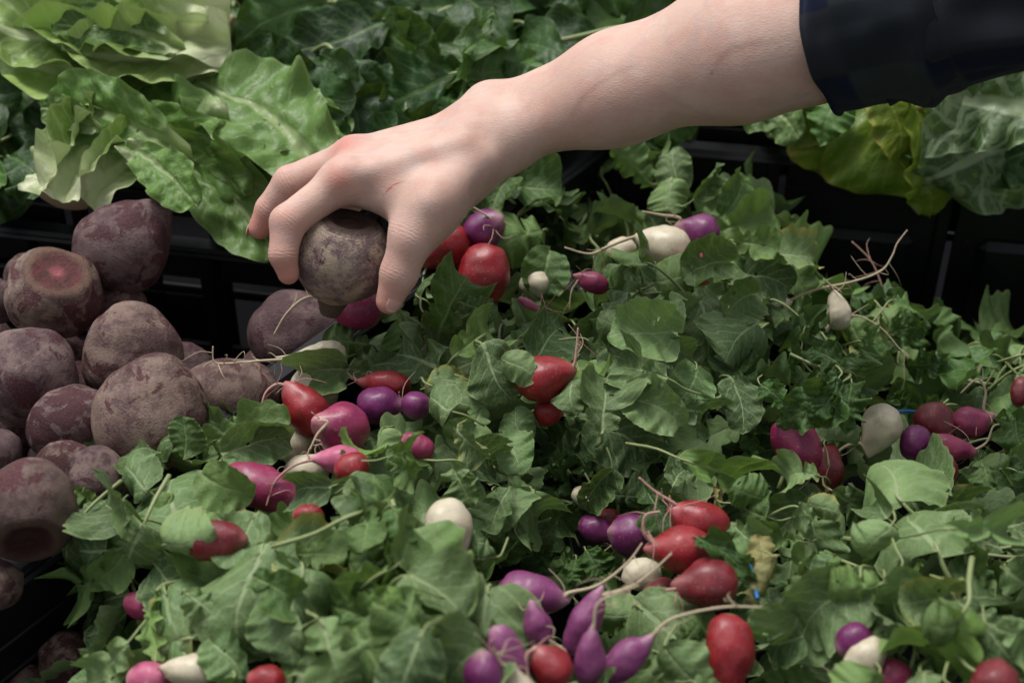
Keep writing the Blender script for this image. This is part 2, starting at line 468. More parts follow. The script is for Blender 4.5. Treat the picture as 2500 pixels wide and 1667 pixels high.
M['beet_cut'] = beet_mat('beet_skin_cut_crown', (0.085, 0.045, 0.045), (0.30, 0.215, 0.16), (0.075, 0.012, 0.020), 0.9, 0.5, raw=(0.13, 0.030, 0.034), ring=0.6)
M['beet_raw'] = beet_mat('beet_skin_raw_face', (0.085, 0.045, 0.045), (0.27, 0.19, 0.145), (0.075, 0.012, 0.020), 0.9, 0.8, raw=(0.055, 0.010, 0.011))
M['beet'] = beet_mat("beet_skin", (0.066, 0.030, 0.036), (0.215, 0.148, 0.130), (0.058, 0.010, 0.017), 0.85)
M['beet_tan'] = beet_mat("beet_skin_tan", (0.085, 0.042, 0.042), (0.300, 0.215, 0.165), (0.062, 0.011, 0.017), 0.92, 0.7)
M['beet_held'] = beet_mat("beet_skin_held", (0.125, 0.080, 0.085), (0.39, 0.305, 0.225), (0.075, 0.022, 0.024), 1.0, 1.0, 1.3, raw=(0.050, 0.026, 0.020), wt=0.62, ring=0.0)

# ------------------------------------------------------------------ leaf shapes (unit length along +Y, base at the origin)
def leaf_mesh(name, mat, seed, kind):
    r = random.Random(seed)
    if kind == 'round':      nv, nu, wid, ruf, cup, bend = 46, 16, r.uniform(.42, .54), r.uniform(.03, .09), r.choice((-1, 1, 1)) * r.uniform(.4, 1.3), r.uniform(.3, 1.9)
    elif kind == 'lobed':    nv, nu, wid, ruf, cup, bend = 50, 16, r.uniform(.40, .52), r.uniform(.05, .12), r.choice((-1, 1, 1)) * r.uniform(.4, 1.3), r.uniform(.3, 2.0)
    elif kind == 'frill':    nv, nu, wid, ruf, cup, bend = 54, 22, r.uniform(.36, .48), r.uniform(.12, .19), r.uniform(-.3, .6), r.uniform(.5, 1.6)
    elif kind == 'oval':     nv, nu, wid, ruf, cup, bend = 46, 14, r.uniform(.27, .36), r.uniform(.03, .08), r.uniform(-.5, .5), r.uniform(.2, 1.1)
    elif kind == 'greens':   nv, nu, wid, ruf, cup, bend = 48, 20, r.uniform(.32, .44), r.uniform(.05, .10), r.uniform(-.5, .8), r.uniform(.3, 1.4)
    elif kind == 'heart':    nv, nu, wid, ruf, cup, bend = 56, 28, r.uniform(.20, .26), r.uniform(.04, .06), r.uniform(1.5, 2.6), r.uniform(-.2, .4)
    else:                    nv, nu, wid, ruf, cup, bend = 60, 28, r.uniform(.24, .30), r.uniform(.03, .06), r.uniform(.1, .8), r.uniform(.1, .5)   # romaine
    ph = [r.uniform(0, 6.28) for _ in range(12)]
    fr = r.uniform(2.2, 3.6)
    off = Vector((r.uniform(0, 50), r.uniform(0, 50), r.uniform(0, 50)))
    tw = r.uniform(-.5, .5)
    nteeth = {'round': 11, 'lobed': 11, 'frill': 9, 'oval': 8, 'greens': 5, 'romaine': 9, 'heart': 7}[kind]
    V, UV, C = [], [], []
    def half(v, sd):
        if kind == 'romaine':
            w = wid * (0.26 + 0.74 * (math.sin(math.pi * min(v / 1.30, 1)) ** 1.0)) * (1 - max(0, v - .72) ** 2 / .085) ** .5 if v < 1 else 0
            if isinstance(w, complex): w = 0.0
        elif kind == 'heart':
            w = wid * (.62 + .38 * math.sin(math.pi * min(v, 1) * .9)) * max(0, 1 - max(0, v - .7) ** 2 / .09) ** .5
        elif kind in ('oval', 'greens'):
            w = wid * math.sin(math.pi * v ** .85) ** .62
        elif kind == 'frill':
            w = wid * math.sin(math.pi * v ** .68) ** .50
        elif kind == 'round':
            w = wid * max(0, 1 - abs(2 * v ** .82 - 1) ** 2.3) ** .5
        else:                                       # one big rounded end lobe above small round side lobes
            cut = .30 + .04 * sd
            w = wid * 1.05 * max(0, 1 - abs(2 * max(0, (v - cut) / (1 - cut)) - 1) ** 2.4) ** .5
            for c0, rr0 in ((.10 + .03 * sd, .085), (.26 - .03 * sd, .095)):
                w = max(w, (.21 + .07 * c0 * 4) * max(0, 1 - ((v - c0) / rr0) ** 2) ** .5)
            w = max(w, .035)
        if kind == 'frill':
            a = .20
            w *= 1 - a * max(0, math.sin(v * 13 + ph[5 + sd])) ** 3 - .16 * max(0, math.sin(v * 8 + ph[7 + sd])) ** 6
            if v < .30: w *= .70 + .30 * abs(math.cos(v * 10.5))
        w *= 1 + (.016 if kind in ('round', 'lobed', 'oval') else .02) * math.sin(v * nteeth * 6.28 + ph[sd]) * (v > .06) + .045 * math.sin(v * 7 + ph[2 + sd]) + .02 * noise.noise(Vector((v * 14, sd * 9.0, 0)) + off)
        return max(w, 0.0)
    th = 0.0
    py = pz = 0.0
    path = []
    for i in range(nv + 1):
        path.append((py, pz, th))
        k = bend * (0.35 + 1.1 * (i / nv) + .5 * math.sin(i / nv * 6 + ph[9]))
        th += k / nv
        py += math.cos(th) / nv
        pz -= math.sin(th) / nv
    side_path = r.uniform(-.12, .12)
    for i in range(nv + 1):
        v = i / nv
        for j in range(nu + 1):
            s = -1 + 2 * j / nu
            sd = 0 if s < 0 else 1
            w = half(v, sd) if (0 < i or kind == 'heart') and i < nv else 0.0
            a = abs(s)
            x = s * w
            yy = -0.10 * a ** 1.5 * (1 - v) ** 3 if kind in ('round', 'lobed') else 0.0
            
            p0 = Vector((x * 3.0, v * 3.0, 0)) + off
            z = cup * x * x * 1.5 + .013 * a ** 3 * math.sin(v * 34 + ph[8 + sd])
            z += ruf * (a ** 1.8) * (math.sin(v * fr * 6.28 + ph[sd] + s) + .6 * math.sin(v * fr * 11 + ph[4 + sd]))
            z += 0.13 * noise.noise(p0 * .55) * (.3 + a)
            z += 0.014 * noise.noise(p0 * 2.2) + (0.020 if kind == 'frill' else .022 if kind in ('romaine', 'heart') else .009) * noise.noise(p0 * 5.5)
            z += (0.014 if kind == 'frill' else .006) * math.cos((v - a * w * 1.2) * 6.28 * 6.5) * min(1, a * 3) * (1 - a * .4)
            z -= (.022 if kind != 'romaine' else .035) * math.exp(-(x / .03) ** 2) * (1.1 - v)
            x += 0.015 * noise.noise(p0 * 1.5 + Vector((9, 9, 9)))
            if kind == 'romaine' and v < .3:
                z += (.3 - v) * 1.4 * abs(s) ** 2 * w
            Y, Z, T = path[i]
            q = tw * 1.6 * (v - .3)
            xx, zz = x * math.cos(q) - z * math.sin(q), x * math.sin(q) + z * math.cos(q)
            V.append((xx + side_path * math.sin(v * 3.0), Y + yy + zz * math.sin(T), Z + zz * math.cos(T)))
            UV.append((s * w, v))
            C.append((a if 0 < i < nv else 1.0, v, 0))
    F = []
    holes = []
    if kind in ('round', 'lobed', 'frill') and r.random() < .55:
        holes = [(r.uniform(-.3, .3), r.uniform(.25, .85), r.uniform(.018, .034)) for _ in range(r.randint(1, 4))]
    for i in range(nv):
        for j in range(nu):
            q = (i * (nu + 1) + j, i * (nu + 1) + j + 1, (i + 1) * (nu + 1) + j + 1, (i + 1) * (nu + 1) + j)
            cu = sum(UV[k][0] for k in q) / 4
            cv = sum(UV[k][1] for k in q) / 4
            if any((cu - a) ** 2 + (cv - b) ** 2 < c * c for a, b, c in holes): continue
            F.append(q)
    return mesh_of(name, V, F, mat, uv=UV, col={'lf': C})


LV = {}
def variants(key, mat, kinds, n, seed):
    LV[key] = [leaf_mesh("leaf_" + key, M[mat], seed + i, kinds[i % len(kinds)]) for i in range(n)]
variants('grey', 'leaf_grey', ['round', 'lobed', 'round', 'lobed', 'round'], 18, 100)
variants('mid', 'leaf_mid', ['round', 'lobed', 'lobed', 'round'], 14, 200)
variants('fresh', 'leaf_fresh', ['round', 'lobed', 'oval'], 6, 300)
variants('dark', 'leaf_dark', ['frill', 'frill', 'lobed'], 9, 400)
variants('yellow', 'leaf_yellow', ['oval', 'round'], 4, 500)
variants('greens', 'greens_dark', ['greens', 'greens', 'oval'], 9, 600)
variants('greensmid', 'greens_mid', ['greens', 'oval', 'greens'], 6, 700)
variants('romaine', 'romaine', ['romaine'], 6, 800)
variants('heart', 'romaine_heart', ['heart'], 5, 900)
variants('olive', 'lettuce_olive', ['greens', 'oval'], 4, 1000)
variants('white', 'lettuce_white', ['oval', 'romaine'], 4, 1100)


def stalk_mesh(seed, long=False):
    r = random.Random(seed)
    k = 1.5 if long else 1.0
    pts = [(0, .05, -.012), (0, -.02, -.02), (r.uniform(-.03, .03), -.14 * k, -.10), (r.uniform(-.08, .08), -.26 * k, -.32), (r.uniform(-.12, .12), -.38 * k, -.68)]
    V, F = tube([Vector(p) for p in pts], [.008, .018, .021, .024, .028], 12, 6)
    return mesh_of("stalk", V, F, M['stalk'])
STALKS = [stalk_mesh(i) for i in range(6)]


def frame_leaf(base, tip, nrm, width=1.0):
    y = tip - base
    L = y.length
    y = y / L
    z = (nrm - y * nrm.dot(y))
    if z.length < 1e-4: z = Vector((0, 0, 1)) - y * y.z
    z.normalize()
    x = y.cross(z)
    m = Matrix(((x.x * L * width, y.x * L, z.x * L, base.x), (x.y * L * width, y.y * L, z.y * L, base.y), (x.z * L * width, y.z * L, z.z * L, base.z), (0, 0, 0, 1)))
    return m


def add_leaf(root, key, base, tip, nrm, width=1.0, stalk=True, seed=None, label=None, var=None):
    me = LV[key][(var if var is not None else (seed if seed is not None else random.randrange(1000))) % len(LV[key])]
    o = mobj("leaf", me, frame_leaf(base, tip, nrm, width), root)
    if label: o["label"] = label
    if stalk:
        m = W[o.name]
        mobj("stalk", random.choice(STALKS), m.copy(), o)
    return o


# ------------------------------------------------------------------ root vegetables
def lathe_veg(name, mat, seed, prof, lump=0.05, seg=40, ring=30, squash=1.0):
    """unit body round the Z axis: crown at -Z, root end at +Z. prof(t)->(r, z)"""
    r = random.Random(seed)
    off = Vector((r.uniform(0, 90), r.uniform(0, 90), r.uniform(0, 90)))
    V, F, C = [], [], []
    for i in range(ring + 1):
        t = i / ring
        rr, z = prof(t)
        for j in range(seg):
            a = 2 * math.pi * j / seg
            p = Vector((math.cos(a) * rr, math.sin(a) * rr * squash, z))
            n = noise.noise(p * .9 + off) * lump + noise.noise(p * 2.3 + off) * lump * .35
            k = min(1.0, rr * 2.5)
            q = p * (1 + n * k)
            V.append(q)
            C.append((t, 0, 0))
    for i in range(ring):
        for j in range(seg):
            F.append((i * seg + j, i * seg + (j + 1) % seg, (i + 1) * seg + (j + 1) % seg, (i + 1) * seg + j))
    F.append(tuple(range(seg))[::-1])
    F.append(tuple(range(ring * seg, (ring + 1) * seg)))
    return mesh_of(name, V, F, mat, col={'rd': C})


def radish_prof(el, taper):
    def f(t):
        a = math.pi * t
        z = -math.cos(a) * el
        r = math.sin(a) ** .86
        if t > .5:
            k = (t - .5) * 2
            z += taper * k ** 3
            r = r * (1 - .45 * taper * k ** 1.3) + .075 * k ** 5
        if t < .06: r = max(r, .02)
        return max(r, .012), z
    return f


def beet_prof(el, crown, tail):
    """crown: radius of the flat cut crown; tail: how far the root end is drawn out"""
    def f(t):
        if t < .12:                                    # cut crown, slightly dished and rough
            k = t / .12
            return max(.01, crown * k), -math.cos(math.asin(min(.99, crown))) * el * (1 - .10 * (1 - k)) - .03 * math.sin(k * 9)
        k = (t - .12) / .88
        a0 = math.asin(min(.99, crown))
        a = a0 + (math.pi - a0) * k
        z = -math.cos(a) * el
        r = math.sin(a) ** .92
        if t > .6:
            q = (t - .6) / .4
            z += tail * q ** 2.4
            r = r * (1 - .25 * tail * q) + .16 * min(tail, 1) * q ** 3 * (1 if q < .9 else .8)
        return max(r, .012), z
    return f


def orient(center, zaxis, scale, spin=0.0):
    z = zaxis.normalized()
    x = z.orthogonal().normalized()
    x = Matrix.Rotation(spin, 3, z) @ x
    y = z.cross(x)
    s = scale
    return Matrix(((x.x * s, y.x * s, z.x * s, center.x), (x.y * s, y.y * s, z.y * s, center.y), (x.z * s, y.z * s, z.z * s, center.z), (0, 0, 0, 1)))


def img_dir(ang, toward=0.0):
    """direction whose picture angle is ang degrees (0 right, 90 down), toward: share pointing to the camera"""
    a = math.radians(ang)
    return (RGT * math.cos(a) - UPV * math.sin(a) - FWD * toward).normalized()


# ------------------------------------------------------------------ heap surface: height over the crate rim at places in the heap
HC = [(300, 1250, .015), (200, 1450, -.02), (420, 1560, .0), (130, 1330, .015), (560, 1130, .015), (740, 1020, .012), (760, 890, .02), (880, 760, .0), (1000, 740, .01), (1130, 600, .022), (1060, 620, .02),
      (1250, 470, .012), (1450, 560, -.01), (1650, 430, -.01), (1640, 600, .015), (1550, 700, .05), (1500, 900, .05), (1150, 900, .045), (950, 1280, .066), (900, 1500, .07), (1000, 1420, .07), (1100, 1080, .03), (1330, 1150, .0),
      (1450, 1300, -.025), (1400, 1480, .0), (1350, 1620, .03), (1700, 1350, .015), (1950, 1150, .0), (2050, 900, .03), (1850, 620, .02), (2150, 770, -.04), (2400, 850, -.085), (2320, 1060, -.02),
      (2200, 1300, .05), (2300, 1520, .055), (1980, 1420, .035), (2480, 1200, .03), (1780, 1580, .015), (2100, 1620, .01), (600, 1400, .05), (650, 1640, .03), (1750, 1000, .04), (2500, 1000, -.03), (1640, 1150, .03)]
HA = np.array(HC)


def hz(px, py):
    d2 = (HA[:, 0] - px) ** 2 + (HA[:, 1] - py) ** 2
    w = np.exp(-d2 / (2 * 95.0 ** 2)) + 1e-7 / (1 + d2 / 9e4)
    return float((w * HA[:, 2]).sum() / w.sum())


def surf(px, py, dz=0.0):
    return atz(px, py, hz(px, py) + dz)


# ------------------------------------------------------------------ ground under the crates
V, F = box((0.1, 0.3, -0.33), (5.0, 5.0, 0.02))
t_ = mobj("ground", mesh_of("ground", V, F, simple_mat("ground_dark", (0.012, 0.012, 0.014), 0.9, 0.2, (0.02, 0.02, 0.022), 8), smooth=False))
tag(t_, kind="structure")


# ------------------------------------------------------------------ crates
def wall_parts(L, H, bays, slot_rows, th=0.006, panel=False, band=0.022):
    """one crate wall in its own plane: x along, z up from 0 to H, inner face at y = 0, outer at y = -th. Returns (V,F) of the wall lattice"""
    P = []
    bw = L / bays
    for b in range(bays):
        x0 = b * bw
        P.append(box((x0 + .006, -th / 2, H / 2), (.012, th + .004, H), .002))
        zt = H - band
        P.append(box((x0 + bw / 2, -th / 2, H - band / 2), (bw - .012, th, band), .0015))
        for e in range(2 if band > .03 else 0): P.append(box((x0 + bw / 2, 0.0005, H - .034 - .022 * e), (bw - .0125, .003, .004), .001))
        P.append(box((x0 + bw / 2, -th / 2, .012), (bw - .012, th, .024), .0015))
        if panel:
            P.append(box((x0 + bw / 2, -th * .5, (H - .022) * .5 + .012), (bw - .012, th * .6, H - .046), .001))
            P.append(box((x0 + bw / 2, th * .3, H * .47), (bw - .055, .014, H * .60), .0068))
        else:
            zz = np.linspace(.024, zt, slot_rows + 1)
            nc = 2
            for k in range(slot_rows):
                z0, z1 = zz[k], zz[k + 1]
                if k < slot_rows - 1 or slot_rows == 1:
                    P.append(box((x0 + bw / 2, -th / 2, z1 - .004), (bw - .012, th * .9, .008), .0012))
                for c in range(1, nc):
                    xc = x0 + .012 + (bw - .012) * c / nc
                    P.append(box((xc, -th / 2, (z0 + z1 - .008) / 2), (.009, th * .8, z1 - z0 - .008), .0012))
                if (k + b) % 3 == 1:
                    P.append(box((x0 + bw / 2, -th / 2, (z0 + z1 - .008) / 2), (bw - .016, th * .45, z1 - z0 - .010), .001))
    P.append(box((L - .006, -th / 2, H / 2), (.0119, th + .0042, H + .0002), .002))
    return merge(P)


def crate(label, corners, H, ztop, bays=(4, 4, 4, 4), rows=3, group=None, panels=(), lipw=.020, bands={}):
    """corners: 4 ground-plan points, anticlockwise, of the inside; every side is a wall part, the rim and the floor are parts too"""
    c = sum((Vector((p[0], p[1], 0)) for p in corners), Vector()) / 4
    root = empty("vegetable_crate", Vector((c.x, c.y, ztop - H)))
    tag(root, label, "crate", group)
    lip = []
    for i in range(4):
        a = Vector((corners[i][0], corners[i][1], ztop - H))
        b = Vector((corners[(i + 1) % 4][0], corners[(i + 1) % 4][1], ztop - H))
        d = b - a
        L = d.length
        x = d / L
        z = Vector((0, 0, 1))
        y = z.cross(x)
        m = Matrix(((x.x, y.x, z.x, a.x), (x.y, y.y, z.y, a.y), (x.z, y.z, z.z, a.z), (0, 0, 0, 1)))
        V, F = wall_parts(L - .004, H - .001, bays[i], rows, panel=i in panels, band=bands.get(i, .022))
        mobj("crate_wall", mesh_of("crate_wall", [v + Vector((.002, 0, 0)) for v in V], F, M['plastic'], smooth=False), m, root)
        # rolled lip: flat top, turned-down outer skirt and a small inner bead
        e = .0
        for bx in (box((L / 2, -lipw / 2 + .002, H + .0035), (L + 2 * lipw - .001 * i, lipw, .007 - .0004 * i), .0028),
                   box((L / 2, -lipw + .0035, H - .010), (L + 2 * lipw - .008, .0036, .020), .0014),
                   box((L / 2, .0035, H + .0015), (L - .004, .005, .0055 - .0004 * i), .002)):
            lip.append(([m @ v for v in bx[0]], bx[1]))
    V, F = merge(lip)
    mobj("rim", mesh_of("rim", V, F, M['plastic'], smooth=False), None, root)
    V = [Vector((p[0], p[1], ztop - H + dz)) for dz in (0.0, -.006) for p in corners]
    F = [(0, 1, 2, 3), (7, 6, 5, 4), (0, 4, 5, 1), (1, 5, 6, 2), (2, 6, 7, 3), (3, 7, 4, 0)]
    mobj("crate_floor", mesh_of("crate_floor", V, F, M['floor'], smooth=False), None, root)
    return root


# the divider between the beets and the radishes, and the back wall behind the radishes
D1 = atz(-60, 1500, 0.0); D2 = atz(720, 925, 0.0)
dd = (D2 - D1).normalized()
B1 = atz(1753, 385, 0.0); B2 = atz(2290, 428, 0.0)
bd = (B2 - B1).normalized()
def isect(p, d, q, e):
    k = d.x * e.y - d.y * e.x
    s = ((q.x - p.x) * e.y - (q.y - p.y) * e.x) / k
    return p + d * s
K = isect(D1, dd, B1, bd)                    # back left corner of the radish crate
R_bl = K; R_br = B1 + bd * .50
R_fl = D1 - dd * .16; R_fr = Vector((R_br.x + .02, R_fl.y, 0))
c_rad = crate("large black plastic crate holding the radish bunches, slotted on its left side", [(R_bl.x, R_bl.y), (R_fl.x, R_fl.y), (R_fr.x, R_fr.y), (R_br.x, R_br.y)], .25, 0.0, (7, 5, 4, 4), 3, "black vegetable crates", panels=(3,), bands={0: .095})
# beet crate: its right wall runs along the divider
nrm = Vector((-dd.y, dd.x, 0))
g = nrm * .030
E1 = atz(640, 640, -.012); E0 = atz(30, 575, -.012)
ed = (E1 - E0).normalized()
Kb = isect(D1 + g, dd, E0, ed)
Bl = Kb - ed * .62
Fr = D1 + g - dd * .16
Fl = Fr + (Bl - Kb)
c_beet = crate("black plastic crate full of loose beets", [(Bl.x, Bl.y), (Fl.x, Fl.y), (Fr.x, Fr.y), (Kb.x, Kb.y)], .235, -.012, (4, 5, 4, 4), 3, "black vegetable crates")
# back row
n2 = Vector((-ed.y, ed.x, 0))
G0 = Bl + n2 * .036 + ed * -.02
G1 = Kb + n2 * .036 - ed * .05
c_rom = crate("black plastic crate under the two romaine heads, behind the beets", [((G0 + n2 * .42).x, (G0 + n2 * .42).y), (G0.x, G0.y), (G1.x, G1.y), ((G1 + n2 * .42).x, (G1 + n2 * .42).y)], .26, .030, (4, 5, 4, 5), 3, "black vegetable crates")
n3 = Vector((-bd.y, bd.x, 0))
H0 = B1 + n3 * .052 - bd * .11
H1 = H0 + bd * .66
c_grn = crate("black plastic crate of loose lettuce leaves behind the radishes", [((H0 + n3 * .40).x, (H0 + n3 * .40).y), (H0.x, H0.y), (H1.x, H1.y), ((H1 + n3 * .40).x, (H1 + n3 * .40).y)], .26, .012, (4, 5, 4, 5), 3, "black vegetable crates")


# ------------------------------------------------------------------ beets
# px, py, radius px, height of centre, length ratio, crown direction (picture angle, toward camera), crown radius, tail, material, label
BEETS = [
    (303, 607, 112, .030, 1.05, (140, -.2), .12, .45, 'beet', "big wine-purple beet with a blunt pointed end, touching the lettuce"),
    (130, 717, 112, .022, .98, (-62, 1.0), .66, .1, 'beet_cut', "beet with a broad flat cut crown facing up, left of the pointed one"),
    (292, 752, 64, -.010, 1.0, (90, -.5), .2, .1, 'beet_tan', "small dull beet wedged beneath the big pointed beet"),
    (66, 672, 52, -.012, 1.0, (90, -.5), .2, .1, 'beet', "small beet hidden behind the one with the flat cut crown"),
    (-12, 735, 55, .005, 1.0, (150, -.5), .2, .1, 'beet', "beet cut off by the left edge of the photo beside the flat-crowned one"),
    (72, 918, 122, .020, .98, (200, -.3), .25, .1, 'beet', "large dark beet below the one with the flat cut crown, at the left edge"),
    (322, 872, 122, .010, 1.0, (100, -.4), .2, .2, 'beet_tan', "tan-shouldered beet with wine red patches in the middle of the heap"),
    (367, 1010, 140, .025, 1.0, (110, -.4), .2, .15, 'beet_tan', "biggest beet, with a bare wine-red patch and a pale scuff, above the radish leaves"),
    (575, 962, 100, .0, 1.25, (10, -.2), .3, .1, 'beet_tan', "scarred tan beet lying on its side next to the crate rim"),
    (725, 820, 112, -.012, .98, (60, -.5), .3, .1, 'beet', "dusky beet on its own under the held beet and the white root"),
    (165, 1040, 98, .012, 1.15, (150, -.3), .2, .2, 'beet', "reddish beet with wine blotches between the biggest beet and the dark one"),
    (158, 1142, 68, .018, 1.15, (210, .5), .42, .1, 'beet_tan', "little brown beet with ringed knobbly top"),
    (62, 1245, 118, .040, 1.0, (70, .75), .62, .1, 'beet_raw', "large beet with a raw dark red cut face, lower left"),
    (236, 1172, 78, .012, 1.05, (60, -.4), .2, .1, 'beet', "pinkish beet half tucked under the radish leaves"),
    (-8, 1105, 58, .012, 1.0, (160, -.4), .2, .1, 'beet', "beet tip at the left edge above the raw-cut one"),
    (-10, 1425, 62, .005, 1.0, (160, .3), .4, .1, 'beet_tan', "brown beet at the left edge just above the crate rim"),
    (462, 905, 66, -.035, 1.0, (90, -.4), .2, .1, 'beet', "dark beet deep in the gap behind the biggest one"),
    (165, 1610, 70, -.060, 1.0, (90, -.3), .2, .1, 'beet_tan', "beet seen through the upper slot of the crate side"),
    (70, 1690, 66, -.075, 1.0, (90, -.3), .2, .1, 'beet_tan', "beet seen through the lowest slot of the crate side"),
    (640, 905, 55, -.055, 1.0, (90, -.4), .2, .1, 'beet', "beet low down between the scarred beet and the dusky one"),
    (20, 1020, 60, -.03, 1.0, (90, -.4), .2, .1, 'beet', "shadowed beet low between the dark beet and the raw-cut one"),
    (200, 945, 62, -.03, 1.0, (90, -.4), .2, .1, 'beet', "shadowed beet at the centre of the heap, under its neighbours"),
]
for i, (px, py, rp, zc, el, (an, tw), cr, tail, mt, lab) in enumerate(BEETS):
    c = atz(px, py, zc)
    t = proj(c)[2]
    s = rp * t / FPX
    axis = -img_dir(an, tw)
    nm = "beet"
    big = rp > 100
    me = lathe_veg(nm, M[mt], 50 + i, beet_prof(el, cr, tail), .14, 56 if big else 36, 44 if big else 28)
    if abs(el - 1) > .02: s /= el ** .3
    o = mobj(nm, me, orient(c, axis, s, i * 1.3))
    tag(o, lab, "beet", "beets heaped in the crate")

# the lower layers that carry the heap
TOPB = [W[o.name].translation.copy() for o in bpy.data.objects if o.get("category") == "beet"]
fill = [lathe_veg("beet", M['beet'], 300 + k, beet_prof(.98, .25, .1), .14, 32, 24) for k in range(3)]
rf = random.Random(4)
wdir = (Vector((Fr.x, Fr.y, 0)) - Vector((Kb.x, Kb.y, 0)))
bdir = (Bl - Kb)
for lay, zc in enumerate((-.050, -.108, -.166)):
    for a in range(9):
        for b in range(6):
            g_ = Vector((Kb.x, Kb.y, 0)) + wdir.normalized() * (.055 + a * .063 + lay * .02) + bdir.normalized() * (.042 + b * .063 + (a % 2) * .03)
            c = Vector((g_.x + rf.uniform(-.008, .008), g_.y + rf.uniform(-.008, .008), zc + rf.uniform(-.008, .008)))
            u_ = proj(c)
            if 395 < u_[0] < 800 and 560 < u_[1] < 900 or u_[1] < 640 or u_[0] < -260: continue
            if any((c - t0).length < .056 for t0 in TOPB): continue
            TOPB.append(c)
            o = mobj("beet", fill[(a + b) % 3], orient(c, Vector((rf.uniform(-1, 1), rf.uniform(-1, 1), rf.uniform(-1, 1))), rf.uniform(.026, .031), a))
            tag(o, "beet buried in the lower layers of the heap, in the dark gaps between the others", "beet", "beets buried in the lower layers of the heap")

hc = atd(835, 624, .911)
me = lathe_veg("held_beet", M['beet_held'], 7, beet_prof(.90, .50, .22), .05, 72, 56)
hb_axis = (img_dir(106, -.55))
HB = mobj("beet", me, orient(hc, hb_axis, 125 * .907 / FPX, 2.2))
tag(HB, "dusty round beet gripped in the hand, dark crown up, stub root down", "beet")
HBR = 116 * .907 / FPX
V, F = tube([hc + hb_axis * HBR * .98, hc + hb_axis * HBR * 1.25, hc + hb_axis * HBR * 1.42], [HBR * .40, HBR * .27, HBR * .22], 8, 20)
mobj("root_stub", mesh_of("root_stub", V, F, simple_mat("beet_stub", (0.05, 0.030, 0.026), 0.8, 0.2, (0.12, 0.085, 0.06), 160, 0.9, 500, 0.001)), None, HB)


# ------------------------------------------------------------------ radish bunches
# key: (label, crown px, leaf key weights, leaf size px)
BUNCH = {
    'overhang': ("radish bunch whose big round leaves spill over the crate rim beside the beets", (560, 1260), {'grey': 6, 'mid': 2, 'fresh': 1, 'yellow': .3}, 125),
    'corner':   ("radish bunch in the bottom left corner with grey-green leaves over the slotted crate side", (470, 1640), {'grey': 6, 'mid': 1}, 150),
    'front':    ("tall radish bunch in soft focus, its leaves standing highest at the bottom", (930, 1330), {'grey': 2, 'mid': 7, 'fresh': 2}, 165),
    'fronttwo': ("leafy radish bunch left of the tall soft-focus one, a red root peeping out below", (700, 1500), {'grey': 4, 'mid': 4, 'fresh': .5}, 150),
    'mixed':    ("mixed bunch of red, magenta, purple and white radishes lying against the crate rim", (900, 1040), {'grey': 4, 'mid': 3}, 105),
    'icicle':   ("bunch under the thumb with a long white root pointing left over the beets", (960, 840), {'grey': 5, 'mid': 3, 'fresh': .8}, 125),
    'magenta':  ("bunch with one bright magenta radish directly beneath the held beet", (1010, 790), {'grey': 4, 'mid': 2}, 110),
    'wrist':    ("bunch with two red radishes and a purple one under the wrist", (1250, 600), {'mid': 5, 'dark': 2, 'grey': 1}, 120),
    'summit':   ("bunch at the top of the heap with pale leaves pitted by insect holes", (1600, 780), {'grey': 7, 'mid': 2, 'fresh': .6, 'dark': .6}, 125),
    'purplewhite': ("bunch with a purple radish resting on a big cream one near the back", (1760, 620), {'mid': 4, 'grey': 4}, 125),
    'wall':     ("bunch of upright leaves standing against the black back wall of the crate", (1620, 530), {'grey': 4, 'mid': 4}, 120),
    'longroot': ("bunch with a long curling cream root reaching toward the back crate wall", (1830, 780), {'grey': 4, 'mid': 3, 'dark': .5}, 125),
    'redroot':  ("bunch with a red radish and upright thin tail in the middle of the heap", (1230, 920), {'grey': 5, 'mid': 3, 'fresh': .6}, 115),
    'middle':   ("bunch of dusty leaves across the middle of the heap around the hidden blue tie", (1250, 1110), {'grey': 7, 'mid': 2, 'yellow': .2}, 115),
    'valley':   ("bunch in the shadowed hollow with deep purple radishes", (1450, 1240), {'mid': 4, 'dark': 3, 'grey': 1}, 95),
    'frilled':  ("deep green frilly-leaved bunch with a magenta radish and a white one", (2060, 1010), {'dark': 10, 'mid': 1}, 120),
    'whiteback': ("shadowed bunch at the back right with a small white radish pointing up", (2130, 800), {'mid': 4, 'dark': 3}, 115),
    'farright': ("bunch at the right edge with five small red and purple radishes and branching roots", (2400, 960), {'mid': 4, 'dark': 4, 'grey': 1}, 115),
    'reds':     ("bunch of four red radishes fastened with a blue tie", (1830, 1360), {'grey': 5, 'mid': 3, 'yellow': 1.6}, 105),
    'orchids':  ("bunch of long orchid-purple radishes at the bottom edge with looping pale tails", (1400, 1680), {'grey': 3, 'mid': 5}, 125),
    'rightbig': ("wide bunch of large pale leaves on the right side of the heap", (2300, 1320), {'grey': 8, 'mid': 2, 'fresh': .5}, 140),
    'bottomright': ("bunch in the bottom right with one cream pear-shaped radish showing", (2250, 1600), {'grey': 6, 'mid': 2, 'fresh': 1}, 140),
    'rightmid': ("bunch of wilting leaves with yellow edges right of the four red radishes", (1950, 1260), {'grey': 6, 'mid': 3, 'yellow': 1.0}, 110),
}
BR = {}
for k, (lab, (px, py), wts, sz) in BUNCH.items():
    r_ = empty("radish_bunch", surf(px, py, -.03))
    tag(r_, lab, "radish bunch", "bunches of radishes heaped in the crate")
    BR[k] = r_

